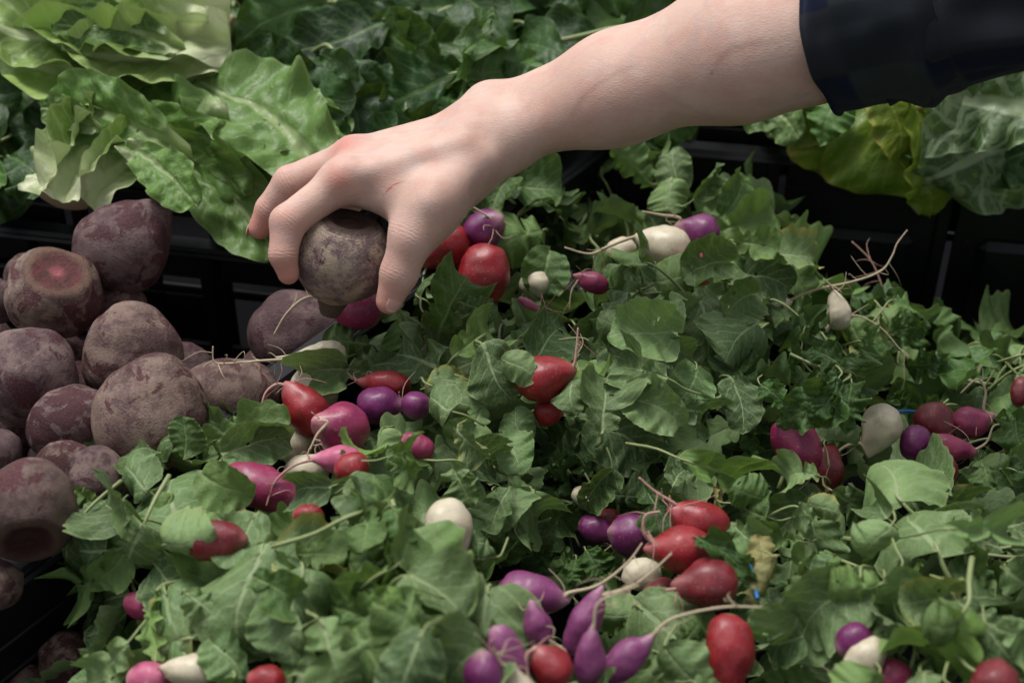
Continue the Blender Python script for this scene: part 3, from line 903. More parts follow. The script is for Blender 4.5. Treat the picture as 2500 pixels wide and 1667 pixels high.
# bunch, colour, px, py, r px, length ratio, picture angle of root end, toward cam, dz, tail pixel points (px,py,extra depth) or None for auto, 0 for no tail
RAD = [
    ('wrist', 'red', 1090, 602, 58, 1.05, 150, 0, .0, [(1030, 650)]),
    ('wrist', 'pur', 1182, 560, 50, 1.0, -30, .8, .012, [(1207, 560), (1200, 535), (1150, 503)]),
    ('wrist', 'red', 1182, 668, 64, 1.15, 95, 0, -.004, 0),
    ('wrist', 'whi', 1310, 692, 40, 1.0, 100, 0, -.014, 0),
    ('magenta', 'mag', 872, 748, 58, 1.05, 195, 0, .030, [(800, 722), (745, 728), (700, 765), (668, 818)]),
    ('purplewhite', 'whi', 1628, 604, 54, 1.05, 200, 0, .004, [(1490, 600), (1440, 620), (1378, 604)]),
    ('purplewhite', 'pur', 1713, 567, 46, 1.0, 190, 0, .018, [(1660, 533), (1610, 524), (1568, 516)]),
    ('purplewhite', 'red', 1703, 652, 44, 1.0, 60, 0, .0, 0),
    ('purplewhite', 'whi', 1520, 612, 34, 1.0, 180, 0, -.006, 0),
    ('summit', 'mag', 1450, 690, 28, 1.4, 200, 0, .004, [(1412, 682), (1395, 712), (1390, 755)]),
    ('icicle', 'whi', 790, 864, 36, 1.7, 176, 0, .020, [(700, 876), (630, 881), (540, 888), (521, 878), (520, 845)]),
    ('mixed', 'whi', 765, 950, 56, 1.0, 20, .3, -.006, 0),
    ('mixed', 'red', 750, 1003, 54, 1.25, 232, 0, .012, [(705, 943), (675, 938), (648, 960), (637, 1000)]),
    ('mixed', 'mag', 835, 1046, 66, 1.0, 200, .9, .018, [(800, 1030), (775, 1060), (757, 1098)]),
    ('mixed', 'pur', 925, 990, 49, 1.1, 0, .1, .006, [(978, 990), (975, 1020)]),
    ('mixed', 'pur', 1015, 988, 36, 1.0, 0, .1, .006, 0),
    ('mixed', 'red', 945, 938, 38, 1.7, 186, 0, .008, [(868, 928)]),
    ('mixed', 'whi', 712, 1030, 46, 1.0, 100, 0, -.010, 0),
    ('mixed', 'whi', 722, 1082, 44, 1.0, 100, .2, -.008, [(768, 1170)]),
    ('mixed', 'pink', 832, 1122, 38, 1.5, 182, 0, .020, [(778, 1120), (720, 1135), (672, 1175), (650, 1235)]),
    ('mixed', 'red', 862, 1142, 40, 1.0, 160, 0, .014, 0),
    ('mixed', 'whi', 748, 1152, 44, 1.2, 170, 0, -.008, 0),
    ('mixed', 'mag', 1020, 1090, 34, 1.2, 200, 0, .004, 0),
    ('overhang', 'mag', 638, 1190, 62, 1.75, 17, .1, .008, 0),
    ('overhang', 'dred', 520, 1318, 54, 1.5, 0, .1, .010, 0),
    ('overhang', 'mag', 345, 1478, 34, 1.2, 200, 0, .0, 0),
    ('front', 'red', 755, 1258, 30, 1.2, 180, 0, .012, 0),
    ('front', 'whi', 1096, 1287, 60, 1.15, 80, .2, -.012, 0),
    ('redroot', 'red', 1325, 925, 58, 1.15, -15, .1, .010, [(1385, 915), (1402, 890), (1408, 845), (1411, 800)]),
    ('redroot', 'red', 1338, 1006, 34, 1.0, 0, 0, .006, 0),
    ('redroot', 'pink', 1290, 742, 14, 2.5, 30, 0, .006, [(1330, 750), (1365, 768)]),
    ('orchids', 'orc', 1290, 1450, 56, 1.45, 8, .1, .010, [(1385, 1448), (1460, 1428), (1530, 1375), (1568, 1325)]),
    ('orchids', 'orc', 1312, 1530, 36, 1.5, -105, .1, .018, [(1298, 1485), (1335, 1555), (1382, 1590), (1372, 1622)]),
    ('orchids', 'orc', 1425, 1525, 42, 2.0, -65, .1, .016, [(1470, 1452), (1560, 1420), (1640, 1350)]),
    ('orchids', 'orc', 1440, 1610, 38, 1.9, -86, .2, .026, [(1450, 1530), (1458, 1475), (1500, 1450), (1560, 1428)]),
    ('orchids', 'orc', 1525, 1612, 44, 1.7, -42, .1, .020, [(1585, 1560), (1640, 1510), (1760, 1482), (1860, 1482)]),
    ('orchids', 'red', 1347, 1630, 54, 1.0, -130, .3, .026, [(1308, 1582), (1285, 1600), (1290, 1660)]),
    ('orchids', 'whi', 1262, 1690, 48, 1.0, -100, .2, .026, [(1225, 1620), (1205, 1580)]),
    ('orchids', 'orc', 1240, 1600, 46, 1.6, -115, .1, .032, 0),
    ('orchids', 'pur', 1185, 1650, 50, 1.2, -100, .1, .034, 0),
    ('reds', 'red', 1712, 1278, 56, 1.25, 205, .1, .008, [(1650, 1232), (1600, 1200), (1560, 1165)]),
    ('reds', 'red', 1668, 1342, 60, 1.25, 182, .1, .016, [(1600, 1335), (1572, 1300), (1576, 1258), (1612, 1248)]),
    ('reds', 'dred', 1735, 1425, 64, 1.05, 180, .1, .018, [(1655, 1435), (1625, 1440)]),
    ('reds', 'red', 1782, 1590, 66, 1.45, 92, .1, .018, 0),
    ('reds', 'whi', 1568, 1402, 42, 1.1, 170, .1, -.006, 0),
    ('reds', 'dred', 1620, 1455, 46, 1.0, 180, .0, -.012, 0),
    ('valley', 'pur', 1540, 1305, 52, 1.0, 190, .1, -.006, 0),
    ('valley', 'pur', 1455, 1292, 34, 1.4, 20, .1, -.002, [(1500, 1320), (1490, 1335)]),
    ('valley', 'dred', 1485, 1270, 30, 1.0, 20, .1, -.008, 0),
    ('valley', 'whi', 1428, 1212, 26, 1.3, 20, .1, .0, 0),
    ('frilled', 'mag', 1943, 1082, 56, 1.3, 58, .1, .008, [(1990, 1148), (2010, 1178), (2022, 1200)]),
    ('frilled', 'dred', 2018, 1140, 44, 1.3, 88, .1, -.002, [(2022, 1195)]),
    ('frilled', 'whi', 2152, 1040, 50, 1.1, 115, .1, .0, [(2098, 1082), (2055, 1095), (2020, 1140), (2000, 1178)]),
    ('farright', 'dred', 2282, 1030, 48, 1.05, 75, .5, .012, [(2303, 1062), (2318, 1105), (2282, 1170)]),
    ('farright', 'mag', 2365, 1034, 40, 1.1, -20, .2, .010, [(2402, 1000), (2406, 955), (2385, 926), (2345, 960)]),
    ('farright', 'mag', 2318, 1094, 36, 1.5, 8, .1, .014, [(2372, 1102), (2408, 1080), (2424, 1042), (2440, 1035)]),
    ('farright', 'pur', 2235, 1080, 40, 1.1, 100, .1, .004, 0),
    ('farright', 'dred', 2305, 1152, 36, 1.1, 90, .1, .0, 0),
    ('farright', 'dred', 2492, 955, 26, 1.5, 100, .1, .01, 0),
    ('whiteback', 'whi', 2048, 765, 32, 1.4, -105, .1, .006, [(2030, 700), (2010, 680)]),
    ('whiteback', 'red', 2170, 775, 18, 1.5, -105, .1, -.03, [(2150, 690), (2125, 635), (2080, 590)]),
    ('longroot', 'whi', 1890, 755, 30, 1.2, -25, .1, -.03, [(1935, 730), (2000, 705), (2080, 688), (2150, 662), (2178, 625), (2190, 595), (2215, 562)]),
    ('farright', 'whi', 2010, 800, 16, 1.2, -25, .1, -.022, [(2045, 785), (2090, 770), (2150, 800), (2195, 850), (2215, 872)]),
    ('bottomright', 'whi', 2110, 1608, 46, 1.5, 128, .1, .022, [(2050, 1690)]),
    ('bottomright', 'pur', 2085, 1562, 44, 1.0, 150, .1, .022, 0),
    ('bottomright', 'mag', 2180, 1652, 46, 1.0, 150, .1, .010, 0),
    ('bottomright', 'dred', 2430, 1665, 54, 1.0, 150, .1, .016, 0),
    ('corner', 'pink', 370, 1660, 46, 1.2, 190, .1, .008, 0),
    ('corner', 'whi', 470, 1640, 46, 1.2, 190, .1, .010, [(430, 1660)]),
    ('fronttwo', 'red', 655, 1662, 42, 1.1, 190, .1, .018, 0),
]
RADPX = []
HIDDEN = {k for k, d in enumerate(RAD) if d[0] in ('whiteback', 'longroot') and d[2] != 2048 or d[4] <= 22}
for i, (bk, colr, px, py, rp, el, an, tw, dz, tail) in enumerate(RAD):
    mat, lab = RM[colr]
    c = surf(px, py, dz + (.012 if bk == 'orchids' else .001))
    t = proj(c)[2]
    s = rp * t / FPX
    tp = (random.Random(i).uniform(.3, .6) if tail else .15) if bk != 'icicle' else 1.3
    me = lathe_veg("radish", mat, 900 + i, radish_prof(el, tp * (1.5 if el > 1.3 else 1)), .13, 36, 30)
    if el > 1.2: s /= (el / 1.2) ** (.08 if bk == 'orchids' else .3)
    ax = img_dir(an, tw)
    o = mobj("radish", me, orient(c, ax, s, i * .77), BR[bk])
    o["label"] = lab
    end = c + ax * s * (el + tp) * .93
    if not (i in HIDDEN): RADPX.append((px, py, rp * (1.0 if el < 1.35 else 1.25 if el < 1.55 else 1.6)))
    if tail:
        pts = [c + ax * s * (el * .72), end]
        d_end = proj(end)[2]
        rr = [s * .16, s * .085]
        for q, tpnt in enumerate(tail):
            pts.append(atd(tpnt[0], tpnt[1], d_end - .004 * (q + 1) / len(tail)))
            rr.append(s * .075 * (1 - (q + 1) / (len(tail) + .25)) + .00045)
        V, F = tube(pts, rr, 10 + 7 * len(tail), 8)
        P_ = [(V, F)]
        rr_ = random.Random(i * 3 + 1)
        centre = [Vector(v) for v in resample(pts, rr, 24)[0]]
        for h in range(12 if bk == 'icicle' else 6):                                       # hair roots
            a = centre[rr_.randrange(5, 22)]
            d1 = Vector((rr_.uniform(-1, 1), rr_.uniform(-1, 1), rr_.uniform(-1, 1))).normalized() * rr_.uniform(.006, .013)
            d2 = d1 * .6 + Vector((rr_.uniform(-1, 1), rr_.uniform(-1, 1), rr_.uniform(-1, .6))) * .008
            P_.append(tube([a, a + d1, a + d1 + d2], [.00035, .00025, .00012], 8, 5))
        V, F = merge(P_)
        mm = M['root_pink'] if colr in ('red', 'pink', 'dred') else M['root']
        mobj("taproot", mesh_of("taproot", V, F, mm), None, o)

# ------------------------------------------------------------------ radish leaves
POLY = [(95, 1330), (160, 1190), (300, 1085), (450, 1035), (585, 1015), (700, 985), (735, 880), (830, 790), (905, 745), (985, 700), (1050, 650), (1110, 560), (1110, 440), (1190, 385), (1330, 450), (1400, 520),
        (1440, 470), (1480, 360), (1700, 350), (1860, 420), (1880, 540), (1985, 640), (2000, 740), (2130, 700), (2240, 740), (2350, 790), (2620, 830), (2620, 1760), (330, 1760), (210, 1640), (210, 1500), (130, 1450)]


def inside(px, py, poly=POLY):
    c = False
    j = len(poly) - 1
    for i in range(len(poly)):
        xi, yi = poly[i]; xj, yj = poly[j]
        if (yi > py) != (yj > py) and px < (xj - xi) * (py - yi) / (yj - yi) + xi: c = not c
        j = i
    return c


REG = [('overhang', 300, 1330), ('overhang', 430, 1160), ('corner', 300, 1600), ('corner', 470, 1560), ('front', 950, 1300), ('front', 1020, 1530), ('fronttwo', 680, 1430), ('fronttwo', 700, 1620),
       ('mixed', 960, 1100), ('mixed', 640, 1060), ('icicle', 960, 880), ('icicle', 1180, 900), ('magenta', 1150, 740), ('wrist', 1320, 560), ('wrist', 1200, 460), ('summit', 1620, 820), ('summit', 1480, 640), ('summit', 1420, 760),
       ('purplewhite', 1850, 600), ('wall', 1650, 430), ('longroot', 1800, 760), ('redroot', 1330, 860), ('redroot', 1500, 960), ('middle', 1180, 1100), ('middle', 1300, 1230), ('valley', 1430, 1180), ('valley', 1380, 1330),
       ('frilled', 2000, 900), ('frilled', 1900, 980), ('whiteback', 2200, 800), ('farright', 2400, 950), ('farright', 2450, 1100), ('reds', 1800, 1200), ('reds', 1850, 1450), ('orchids', 1550, 1540), ('orchids', 1600, 1640), ('orchids', 1350, 1500),
       ('rightbig', 2200, 1230), ('rightbig', 2420, 1300), ('bottomright', 2300, 1520), ('bottomright', 2080, 1500), ('rightmid', 1950, 1330), ('rightmid', 2020, 1180), ('summit', 1650, 1000), ('redroot', 1600, 1120)]
NLEAF = {}
CROWN = {k: W[o.name].translation.copy() for k, o in BR.items()}


def pick(bk, r):
    ks = BUNCH[bk][2]
    tot = sum(ks.values())
    x = r.uniform(0, tot)
    for k, w in ks.items():
        x -= w
        if x <= 0: return k
    return k


AVOID = [(a, b, c) for a, b, c in RADPX]
TAILS = []
for rdd in RAD:
    if rdd[9]:
        prev = (rdd[2], rdd[3])
        for q in rdd[9]:
            TAILS += [(prev[0] + (q[0] - prev[0]) * f, prev[1] + (q[1] - prev[1]) * f) for f in (.5, 1)]
            prev = q
# manual leaves first: bunch, key, base px, tip px, width, dz base, dz tip, normal (right, toward viewer, up), variant
ML = [
    ('overhang', 'grey', 400, 1330, 505, 1300, .9, .030, .036, (.1, .85, .5), 5),
    ('overhang', 'mid', 500, 1160, 590, 1210, 1.0, .030, .036, (.1, .85, .5), 0),
    ('overhang', 'grey', 620, 1260, 540, 1365, .8, .012, .014, (-.1, .85, .5), 9),
    ('overhang', 'grey', 240, 1345, 115, 1325, .95, .024, .010, (-.3, .85, .5), 0),
    ('overhang', 'mid', 250, 1400, 135, 1430, .9, .012, -.012, (-.4, .85, .4), 5),
    ('overhang', 'grey', 310, 1260, 200, 1210, .9, .030, .028, (-.2, .75, .65), 4),
    ('overhang', 'grey', 350, 1190, 250, 1115, .9, .026, .030, (-.1, .75, .65), 2),
    ('overhang', 'mid', 450, 1110, 440, 1015, .95, .020, .040, (0, .9, .4), 7),
    ('overhang', 'grey', 330, 1450, 200, 1500, .95, .006, -.014, (-.3, .85, .4), 8),
    ('overhang', 'grey', 300, 1230, 330, 1310, .8, .034, .026, (0, .8, .6), 14),
    ('front', 'grey', 800, 1190, 690, 1215, .7, .030, .034, (0, .8, .6), 10),
    ('front', 'mid', 980, 1370, 1050, 1270, 1.0, .016, .022, (.2, .85, .45), 4),
    ('front', 'mid', 960, 1240, 1010, 1340, .6, .03, .02, (.4, .8, .3), 8),
    ('mixed', 'grey', 1090, 1000, 1000, 960, .9, .020, .020, (0, .8, .6), 2),
    ('mixed', 'fresh', 960, 1110, 1040, 1090, .9, .030, .030, (0, .8, .6), 1),
    ('frilled', 'dark', 2060, 930, 1900, 1040, .8, .040, .028, (-.3, .85, .4), 0),
    ('frilled', 'dark', 2080, 930, 2095, 1050, .9, .040, .030, (.1, .9, .3), 3),
    ('frilled', 'dark', 2070, 910, 2190, 960, .8, .040, .036, (.2, .8, .5), 1),
    ('frilled', 'dark', 2050, 920, 1980, 1020, .9, .044, .032, (-.1, .9, .3), 4),
    ('frilled', 'dark', 2060, 900, 1960, 850, .9, .044, .046, (0, .8, .6), 6),
    ('redroot', 'grey', 1230, 880, 1300, 920, 1.0, .024, .026, (.1, .85, .5), 0),
    ('purplewhite', 'mid', 1780, 640, 1680, 680, 1.0, .020, .020, (0, .8, .6), 3),
    ('purplewhite', 'mid', 1760, 560, 1900, 530, .9, .012, .020, (.1, .8, .6), 2),
    ('purplewhite', 'mid', 1800, 590, 1900, 610, 1.0, .020, .020, (.1, .8, .6), 6),
    ('magenta', 'fresh', 1075, 800, 1150, 648, .95, .012, .050, (-.1, .9, .5), 1),
    ('overhang', 'grey', 440, 1290, 415, 1075, 1.1, .01, .035, (.1, .6, .75), 0),
    ('overhang', 'grey', 345, 1295, 305, 1460, 1.1, .03, .006, (-.1, .8, .6), 2),
    ('overhang', 'grey', 180, 1290, 150, 1440, .9, .02, -.01, (-.4, .7, .6), 5),
    ('overhang', 'mid', 250, 1400, 245, 1520, .6, .0, -.03, (-.5, .8, .3), 3),
    ('overhang', 'mid', 470, 1275, 560, 1420, .8, .01, .0, (.3, .6, .7), 0),
    ('overhang', 'grey', 380, 1380, 480, 1450, .9, .006, -.004, (.2, .8, .5), 10),
    ('overhang', 'yellow', 200, 1265, 130, 1285, .8, .01, .006, (-.1, .7, .7), 0),
    ('overhang', 'fresh', 250, 1240, 170, 1190, .7, .01, .02, (-.3, .6, .7), 2),
    ('overhang', 'mid', 380, 1160, 300, 1080, .8, .01, .02, (0, .7, .7), 4),
    ('overhang', 'grey', 560, 1105, 715, 1068, .75, .012, .022, (0, .8, .6), 7),
    ('overhang', 'mid', 520, 1075, 700, 1020, .6, .01, .028, (0, .3, .9), 6),
    ('overhang', 'grey', 540, 1130, 560, 1240, .9, .0, .004, (.2, .8, .5), 9),
    ('corner', 'grey', 450, 1560, 205, 1600, .75, .02, .0, (-.1, .8, .6), 0),
    ('corner', 'grey', 400, 1440, 500, 1660, .75, .02, .012, (.1, .8, .5), 5),
    ('corner', 'fresh', 380, 1440, 335, 1610, .35, .02, .02, (-.8, .5, .3), 2),
    ('icicle', 'grey', 895, 905, 725, 915, .55, .010, .018, (0, .8, .6), 3),
    ('icicle', 'grey', 1080, 905, 885, 850, .75, .012, .014, (0, .8, .6), 8),
    ('icicle', 'fresh', 850, 870, 765, 880, .9, .010, .008, (.0, .8, .6), 2),
    ('icicle', 'mid', 900, 840, 790, 830, .9, .008, .012, (.1, .7, .7), 1),
    ('icicle', 'grey', 1185, 850, 1260, 990, .95, .03, .018, (.1, .9, .45), 2),
    ('icicle', 'grey', 1050, 940, 1190, 990, .95, .010, .004, (0, .8, .6), 5),
    ('icicle', 'fresh', 1120, 860, 1230, 780, .9, .02, .03, (0, .7, .7), 1),
    ('redroot', 'grey', 1275, 1080, 1262, 990, 1.1, .010, .012, (.1, .9, .45), 0),
    ('redroot', 'grey', 1470, 1045, 1490, 905, 1.15, .010, .018, (0, .75, .65), 1),
    ('redroot', 'mid', 1280, 960, 1340, 880, .9, -.004, .010, (0, .8, .6), 0),
    ('summit', 'fresh', 1610, 690, 1735, 655, .95, .01, .022, (0, .6, .8), 0),
    ('summit', 'mid', 1580, 640, 1440, 625, .55, .03, .024, (0, .4, .9), 1),
    ('summit', 'mid', 1580, 660, 1550, 575, .85, .02, .04, (-.3, .9, .4), 5),
    ('summit', 'grey', 1620, 800, 1530, 720, 1.0, .018, .026, (-.1, .8, .6), 2),
    ('summit', 'grey', 1640, 810, 1500, 810, .85, .020, .026, (0, .8, .6), 4),
    ('summit', 'grey', 1700, 720, 1740, 850, .95, .020, .010, (.1, .9, .5), 0),
    ('summit', 'grey', 1850, 790, 1790, 880, 1.2, .020, .008, (.1, .85, .5), 5),
    ('summit', 'grey', 1700, 900, 1650, 980, 1.3, .010, .000, (.1, .8, .6), 12),
    ('summit', 'grey', 1620, 920, 1480, 880, .8, .020, .012, (0, .75, .65), 11),
    ('summit', 'grey', 1790, 930, 1820, 1050, .9, .004, -.004, (.2, .8, .5), 9),
    ('redroot', 'fresh', 1690, 1130, 1880, 1195, .62, .014, .010, (0, .75, .65), 1),
    ('middle', 'grey', 1250, 1180, 1345, 1290, .85, .010, .004, (.1, .8, .5), 3),
    ('middle', 'grey', 1130, 1125, 1250, 1130, .8, .012, .010, (0, .75, .65), 7),
    ('middle', 'mid', 1490, 1150, 1430, 1250, .8, .006, .006, (.4, .7, .6), 3),
    ('valley', 'dark', 1580, 1200, 1630, 1290, .9, .0, .0, (-.2, .7, .6), 2),
    ('rightbig', 'grey', 2285, 1330, 2180, 1140, .95, .012, .030, (-.1, .85, .5), 0),
    ('rightbig', 'grey', 2190, 1210, 2110, 1100, 1.1, .012, .018, (-.1, .8, .6), 5),
    ('rightbig', 'grey', 2330, 1290, 2540, 1290, .45, .035, .040, (0, .6, .8), 3),
    ('rightbig', 'grey', 2170, 1290, 2100, 1380, 1.0, .020, .010, (0, .8, .6), 2),
    ('bottomright', 'fresh', 2350, 1500, 2220, 1690, 1.2, .024, .014, (0, .85, .5), 4),
    ('bottomright', 'grey', 2350, 1480, 2500, 1640, .9, .016, .010, (.1, .85, .5), 6),
    ('bottomright', 'grey', 2090, 1430, 1960, 1560, 1.0, .016, .008, (-.1, .8, .6), 10),
    ('bottomright', 'grey', 2200, 1390, 2170, 1530, .9, .016, .008, (0, .8, .6), 7),
    ('rightmid', 'grey', 1980, 1420, 1930, 1600, 1.1, .010, .004, (-.1, .85, .5), 11),
    ('rightmid', 'yellow', 1850, 1300, 1870, 1400, .7, .010, .008, (.1, .8, .5), 0),
    ('reds', 'yellow', 1890, 1370, 1870, 1470, .6, .014, .006, (.3, .8, .4), 1),
    ('reds', 'dark', 1700, 1310, 1840, 1390, .45, .030, .030, (0, .6, .8), 0),
    ('reds', 'grey', 1790, 1280, 1860, 1330, .8, .012, .010, (0, .8, .6), 3),
    ('orchids', 'grey', 1560, 1480, 1700, 1650, .95, .010, .014, (.1, .85, .5), 0),
    ('orchids', 'grey', 1460, 1500, 1600, 1480, .8, .000, .0, (0, .75, .65), 5),
    ('front', 'grey', 1190, 1440, 1230, 1640, 1.0, .010, .02, (.0, .9, .4), 5),
    ('front', 'grey', 1230, 1560, 1100, 1650, .9, .03, .04, (0, .5, .8), 3),
    ('front', 'mid', 900, 1270, 770, 1210, .8, .020, .02, (0, .8, .6), 0),
    ('front', 'mid', 880, 1250, 1050, 1150, .8, .02, .02, (0, .85, .55), 1),
    ('front', 'fresh', 860, 1130, 890, 1060, 1.2, .02, .02, (0, .85, .55), 1),
    ('fronttwo', 'grey', 640, 1350, 560, 1620, 1.0, .010, .014, (-.1, .85, .5), 2),
    ('fronttwo', 'grey', 740, 1400, 720, 1620, .9, .014, .018, (.1, .85, .5), 5),
    ('fronttwo', 'grey', 690, 1390, 640, 1270, .9, .010, .022, (0, .8, .6), 0),
    ('wrist', 'mid', 1240, 440, 1210, 510, .9, .03, .02, (0, .8, .6), 3),
    ('wrist', 'mid', 1330, 560, 1230, 600, 1.2, .012, .010, (-.1, .85, .5), 1),
    ('wrist', 'mid', 1340, 620, 1340, 710, 1.1, .006, .002, (.1, .9, .4), 0),
    ('wall', 'mid', 1590, 450, 1500, 370, .9, .02, .055, (-.1, .9, .3), 1),
    ('wall', 'grey', 1660, 460, 1650, 350, 1.0, .02, .060, (.1, .9, .3), 0),
    ('wall', 'grey', 1640, 440, 1650, 520, 1.1, .03, .004, (0, .95, .2), 5),
    ('wall', 'mid', 1770, 520, 1850, 420, 1.0, .0, .035, (.2, .95, .2), 0),
    ('wall', 'mid', 1700, 480, 1760, 400, .6, .02, .045, (.2, .9, .3), 3),
]


def leaf_n(n3):
    """normal from (right, toward the viewer, up)"""
    return Vector((n3[0], -n3[1], n3[2])).normalized()


for (bk, key, bx, by, tx, ty, wd, dzb, dzt, n3, var) in ML:
    P_, Q_ = surf(bx, by, dzb), surf(tx, ty, dzt)
    lim = 1.45 * math.hypot(tx - bx, ty - by) * proj(Q_)[2] / FPX
    for _ in range(30):
        if (P_ - Q_).length <= lim: break
        da, db = proj(P_)[2], proj(Q_)[2]
        P_, Q_ = atd(bx, by, da * .9 + db * .1), atd(tx, ty, db * .9 + da * .1)
    add_leaf(BR[bk], key, P_, Q_, leaf_n(n3), wd, True, var=var)
    NLEAF[bk] = NLEAF.get(bk, 0) + 1
MANC = [((a[2] + a[4]) / 2, (a[3] + a[5]) / 2) for a in ML]

R = random.Random(11)
for layer, (dz, spacing, big) in enumerate(((-.054, 116, 1.6), (-.028, 100, 1.5), (-.008, 92, 1.45), (.010, 108, 1.25))):
    pts = []
    tries = 0
    while tries < 9000:
        tries += 1
        px, py = R.uniform(80, 2640), R.uniform(330, 1780)
        if not inside(px, py): continue
        sp = spacing * (0.82 + 0.36 * py / 1667) * (.85 if px < 1300 or py > 1000 else .8)
        if any((px - a) ** 2 + (py - b) ** 2 < sp * sp for a, b in pts): continue
        rg_ = sorted(REG, key=lambda q: (q[1] - px) ** 2 + (q[2] - py) ** 2)
        bk = rg_[0][0]
        d1_ = math.hypot(rg_[0][1] - px, rg_[0][2] - py)
        d2_ = min(math.hypot(q[1] - px, q[2] - py) for q in rg_ if q[0] != bk)
        edge = min(1.0, (d2_ - d1_) / 150.0)
        if NLEAF.get(bk, 0) >= 98: continue
        Lp = BUNCH[bk][3] * R.uniform(.62, 1.2) * big
        if layer >= 1:
            m = .36 if layer == 1 else .44
            if any((px - a) ** 2 + (py - b) ** 2 < (c * .74 + Lp * m * .82) ** 2 for a, b, c in AVOID): continue
            if layer >= 2 and any((px - a) ** 2 + (py - b) ** 2 < (Lp * .33) ** 2 for a, b in TAILS): continue
            if any((px - a) ** 2 + (py - b) ** 2 < (Lp * (.58 if layer >= 2 else .25)) ** 2 for a, b in MANC): continue
        pts.append((px, py))
        c = surf(px, py, dz + R.uniform(-.008, .010) + .046 * edge ** .7 - .033)
        t = proj(c)[2]
        L = Lp * t / FPX
        v = c - CROWN[bk]
        v.z = 0
        if v.length < .004: v = Vector((0, -1, 0))
        ang = math.atan2(v.y, v.x) + R.gauss(0, .75)
        d = Vector((math.cos(ang), math.sin(ang), R.uniform(-.6, .5))).normalized()
        n = Vector((R.gauss(0, .55), -.62 + R.gauss(0, .45), .75 + R.gauss(0, .3))).normalized()
        rc = surf(rg_[0][1], rg_[0][2])
        ow = c - rc
        ow.z = 0
        if ow.length > .005: n = (n + ow.normalized() * .9 * min(1, ow.length / .035)).normalized()
        add_leaf(BR[bk], pick(bk, R), c - d * L * .5, c + d * L * .5, n, R.uniform(.85, 1.15), True, seed=R.randrange(999))
        NLEAF[bk] = NLEAF.get(bk, 0) + 1

# blue ties seen between the leaves
for bk, pts in (('reds', [(1822, 1370), (1838, 1400), (1845, 1440), (1850, 1462)]), ('farright', [(2195, 1005), (2220, 1004), (2245, 1008)])):
    P_ = [surf(a, b, .008) for a, b in pts]
    if len(P_) == 2: P_.insert(1, (P_[0] + P_[1]) / 2)
    V, F = tube(P_, [.0013] * len(P_), 12, 6)
    o = mobj("twist_tie", mesh_of("twist_tie", V, F, M['tie']), None, BR[bk])
    o["label"] = "blue twist tie"


# ------------------------------------------------------------------ greens in the back row
def green_thing(name, label, cat, px, py, z, group=None):
    o = empty(name, atz(px, py, z))
    return tag(o, label, cat, group)


def gl(root, key, b, t, width, n3, var, stalk=False, label=None):
    """leaf from (px,py,z) to (px,py,z)"""
    return add_leaf(root, key, atz(*b), atz(*t), leaf_n(n3), width, stalk, var=var, label=label)


def rib_mesh(pts, rad, flat=.45):
    V, F = tube(pts, rad, 18, 16, flat)
    return V, F


low = green_thing("romaine_lettuce", "romaine head with a white butt end, lying on the crate rim behind the beets", "lettuce", 200, 400, .06, "romaine lettuces in the back crate")
gl(low, 'romaine', (560, 300, .085), (200, 180, .095), 1.15, (0, .7, .8), 0)
gl(low, 'romaine', (470, 390, .080), (90, 225, .105), .80, (0, .85, .6), 1)
gl(low, 'romaine', (810, 470, .060), (455, 185, .105), 1.0, (.1, .75, .75), 2)
gl(low, 'romaine', (330, 330, .075), (650, 610, .028), .72, (0, .8, .65), 4)
gl(low, 'romaine', (420, 300, .070), (700, 560, .035), .85, (.2, .8, .6), 5)
gl(low, 'romaine', (260, 300, .070), (560, 470, .060), .75, (-.2, .8, .6), 0)
gl(low, 'romaine', (640, 380, .070), (850, 250, .080), .9, (.2, .7, .8), 1)
gl(low, 'heart', (215, 492, .055), (430, 330, .075), 1.0, (-.2, .85, .5), 2)
gl(low, 'heart', (150, 490, .058), (330, 270, .090), 1.15, (-.3, .85, .5), 0)
gl(low, 'heart', (90, 470, .060), (230, 230, .095), 1.1, (-.5, .8, .4), 3)
gl(low, 'romaine', (300, 350, .090), (470, 500, .070), .9, (.1, .85, .55), 3)
gl(low, 'romaine', (250, 320, .092), (90, 260, .100), .9, (-.1, .8, .6), 1)
mobj("cut_end", lathe_veg("cut_end", M['cut_brown'], 3, beet_prof(.35, .85, 0), .12, 28, 16), orient(atz(160, 470, .045), Vector((.1, .9, .45)), .022), low)

up = green_thing("romaine_lettuce", "paler romaine head in the top left corner with its cut end pointing right", "lettuce", 400, 110, .09, "romaine lettuces in the back crate")
gl(up, 'romaine', (500, 190, .075), (60, 200, .085), .8, (0, .9, .5), 3)
gl(up, 'romaine', (540, 190, .085), (230, 180, .090), .8, (.1, .9, .4), 5)
gl(up, 'heart', (560, 150, .095), (-20, 120, .120), .9, (0, .85, .55), 0)
gl(up, 'heart', (566, 120, .110), (150, 130, .120), .9, (.05, .75, .7), 2)
gl(up, 'heart', (560, 60, .112), (-60, 20, .150), 1.0, (0, .7, .75), 1)
gl(up, 'heart', (560, 110, .118), (60, 70, .130), .8, (0, .7, .7), 4)
gl(up, 'heart', (550, 10, .118), (60, -60, .150), 1.0, (0, .6, .8), 3)
gl(up, 'romaine', (450, 120, .125), (120, 60, .140), .7, (-.1, .75, .65), 2)
mobj("cut_end", lathe_veg("cut_end", M['cut_brown'], 5, beet_prof(.3, .85, 0), .12, 28, 16), orient(atz(556, 95, .090), Vector((-.95, .2, .1)), .020), up)


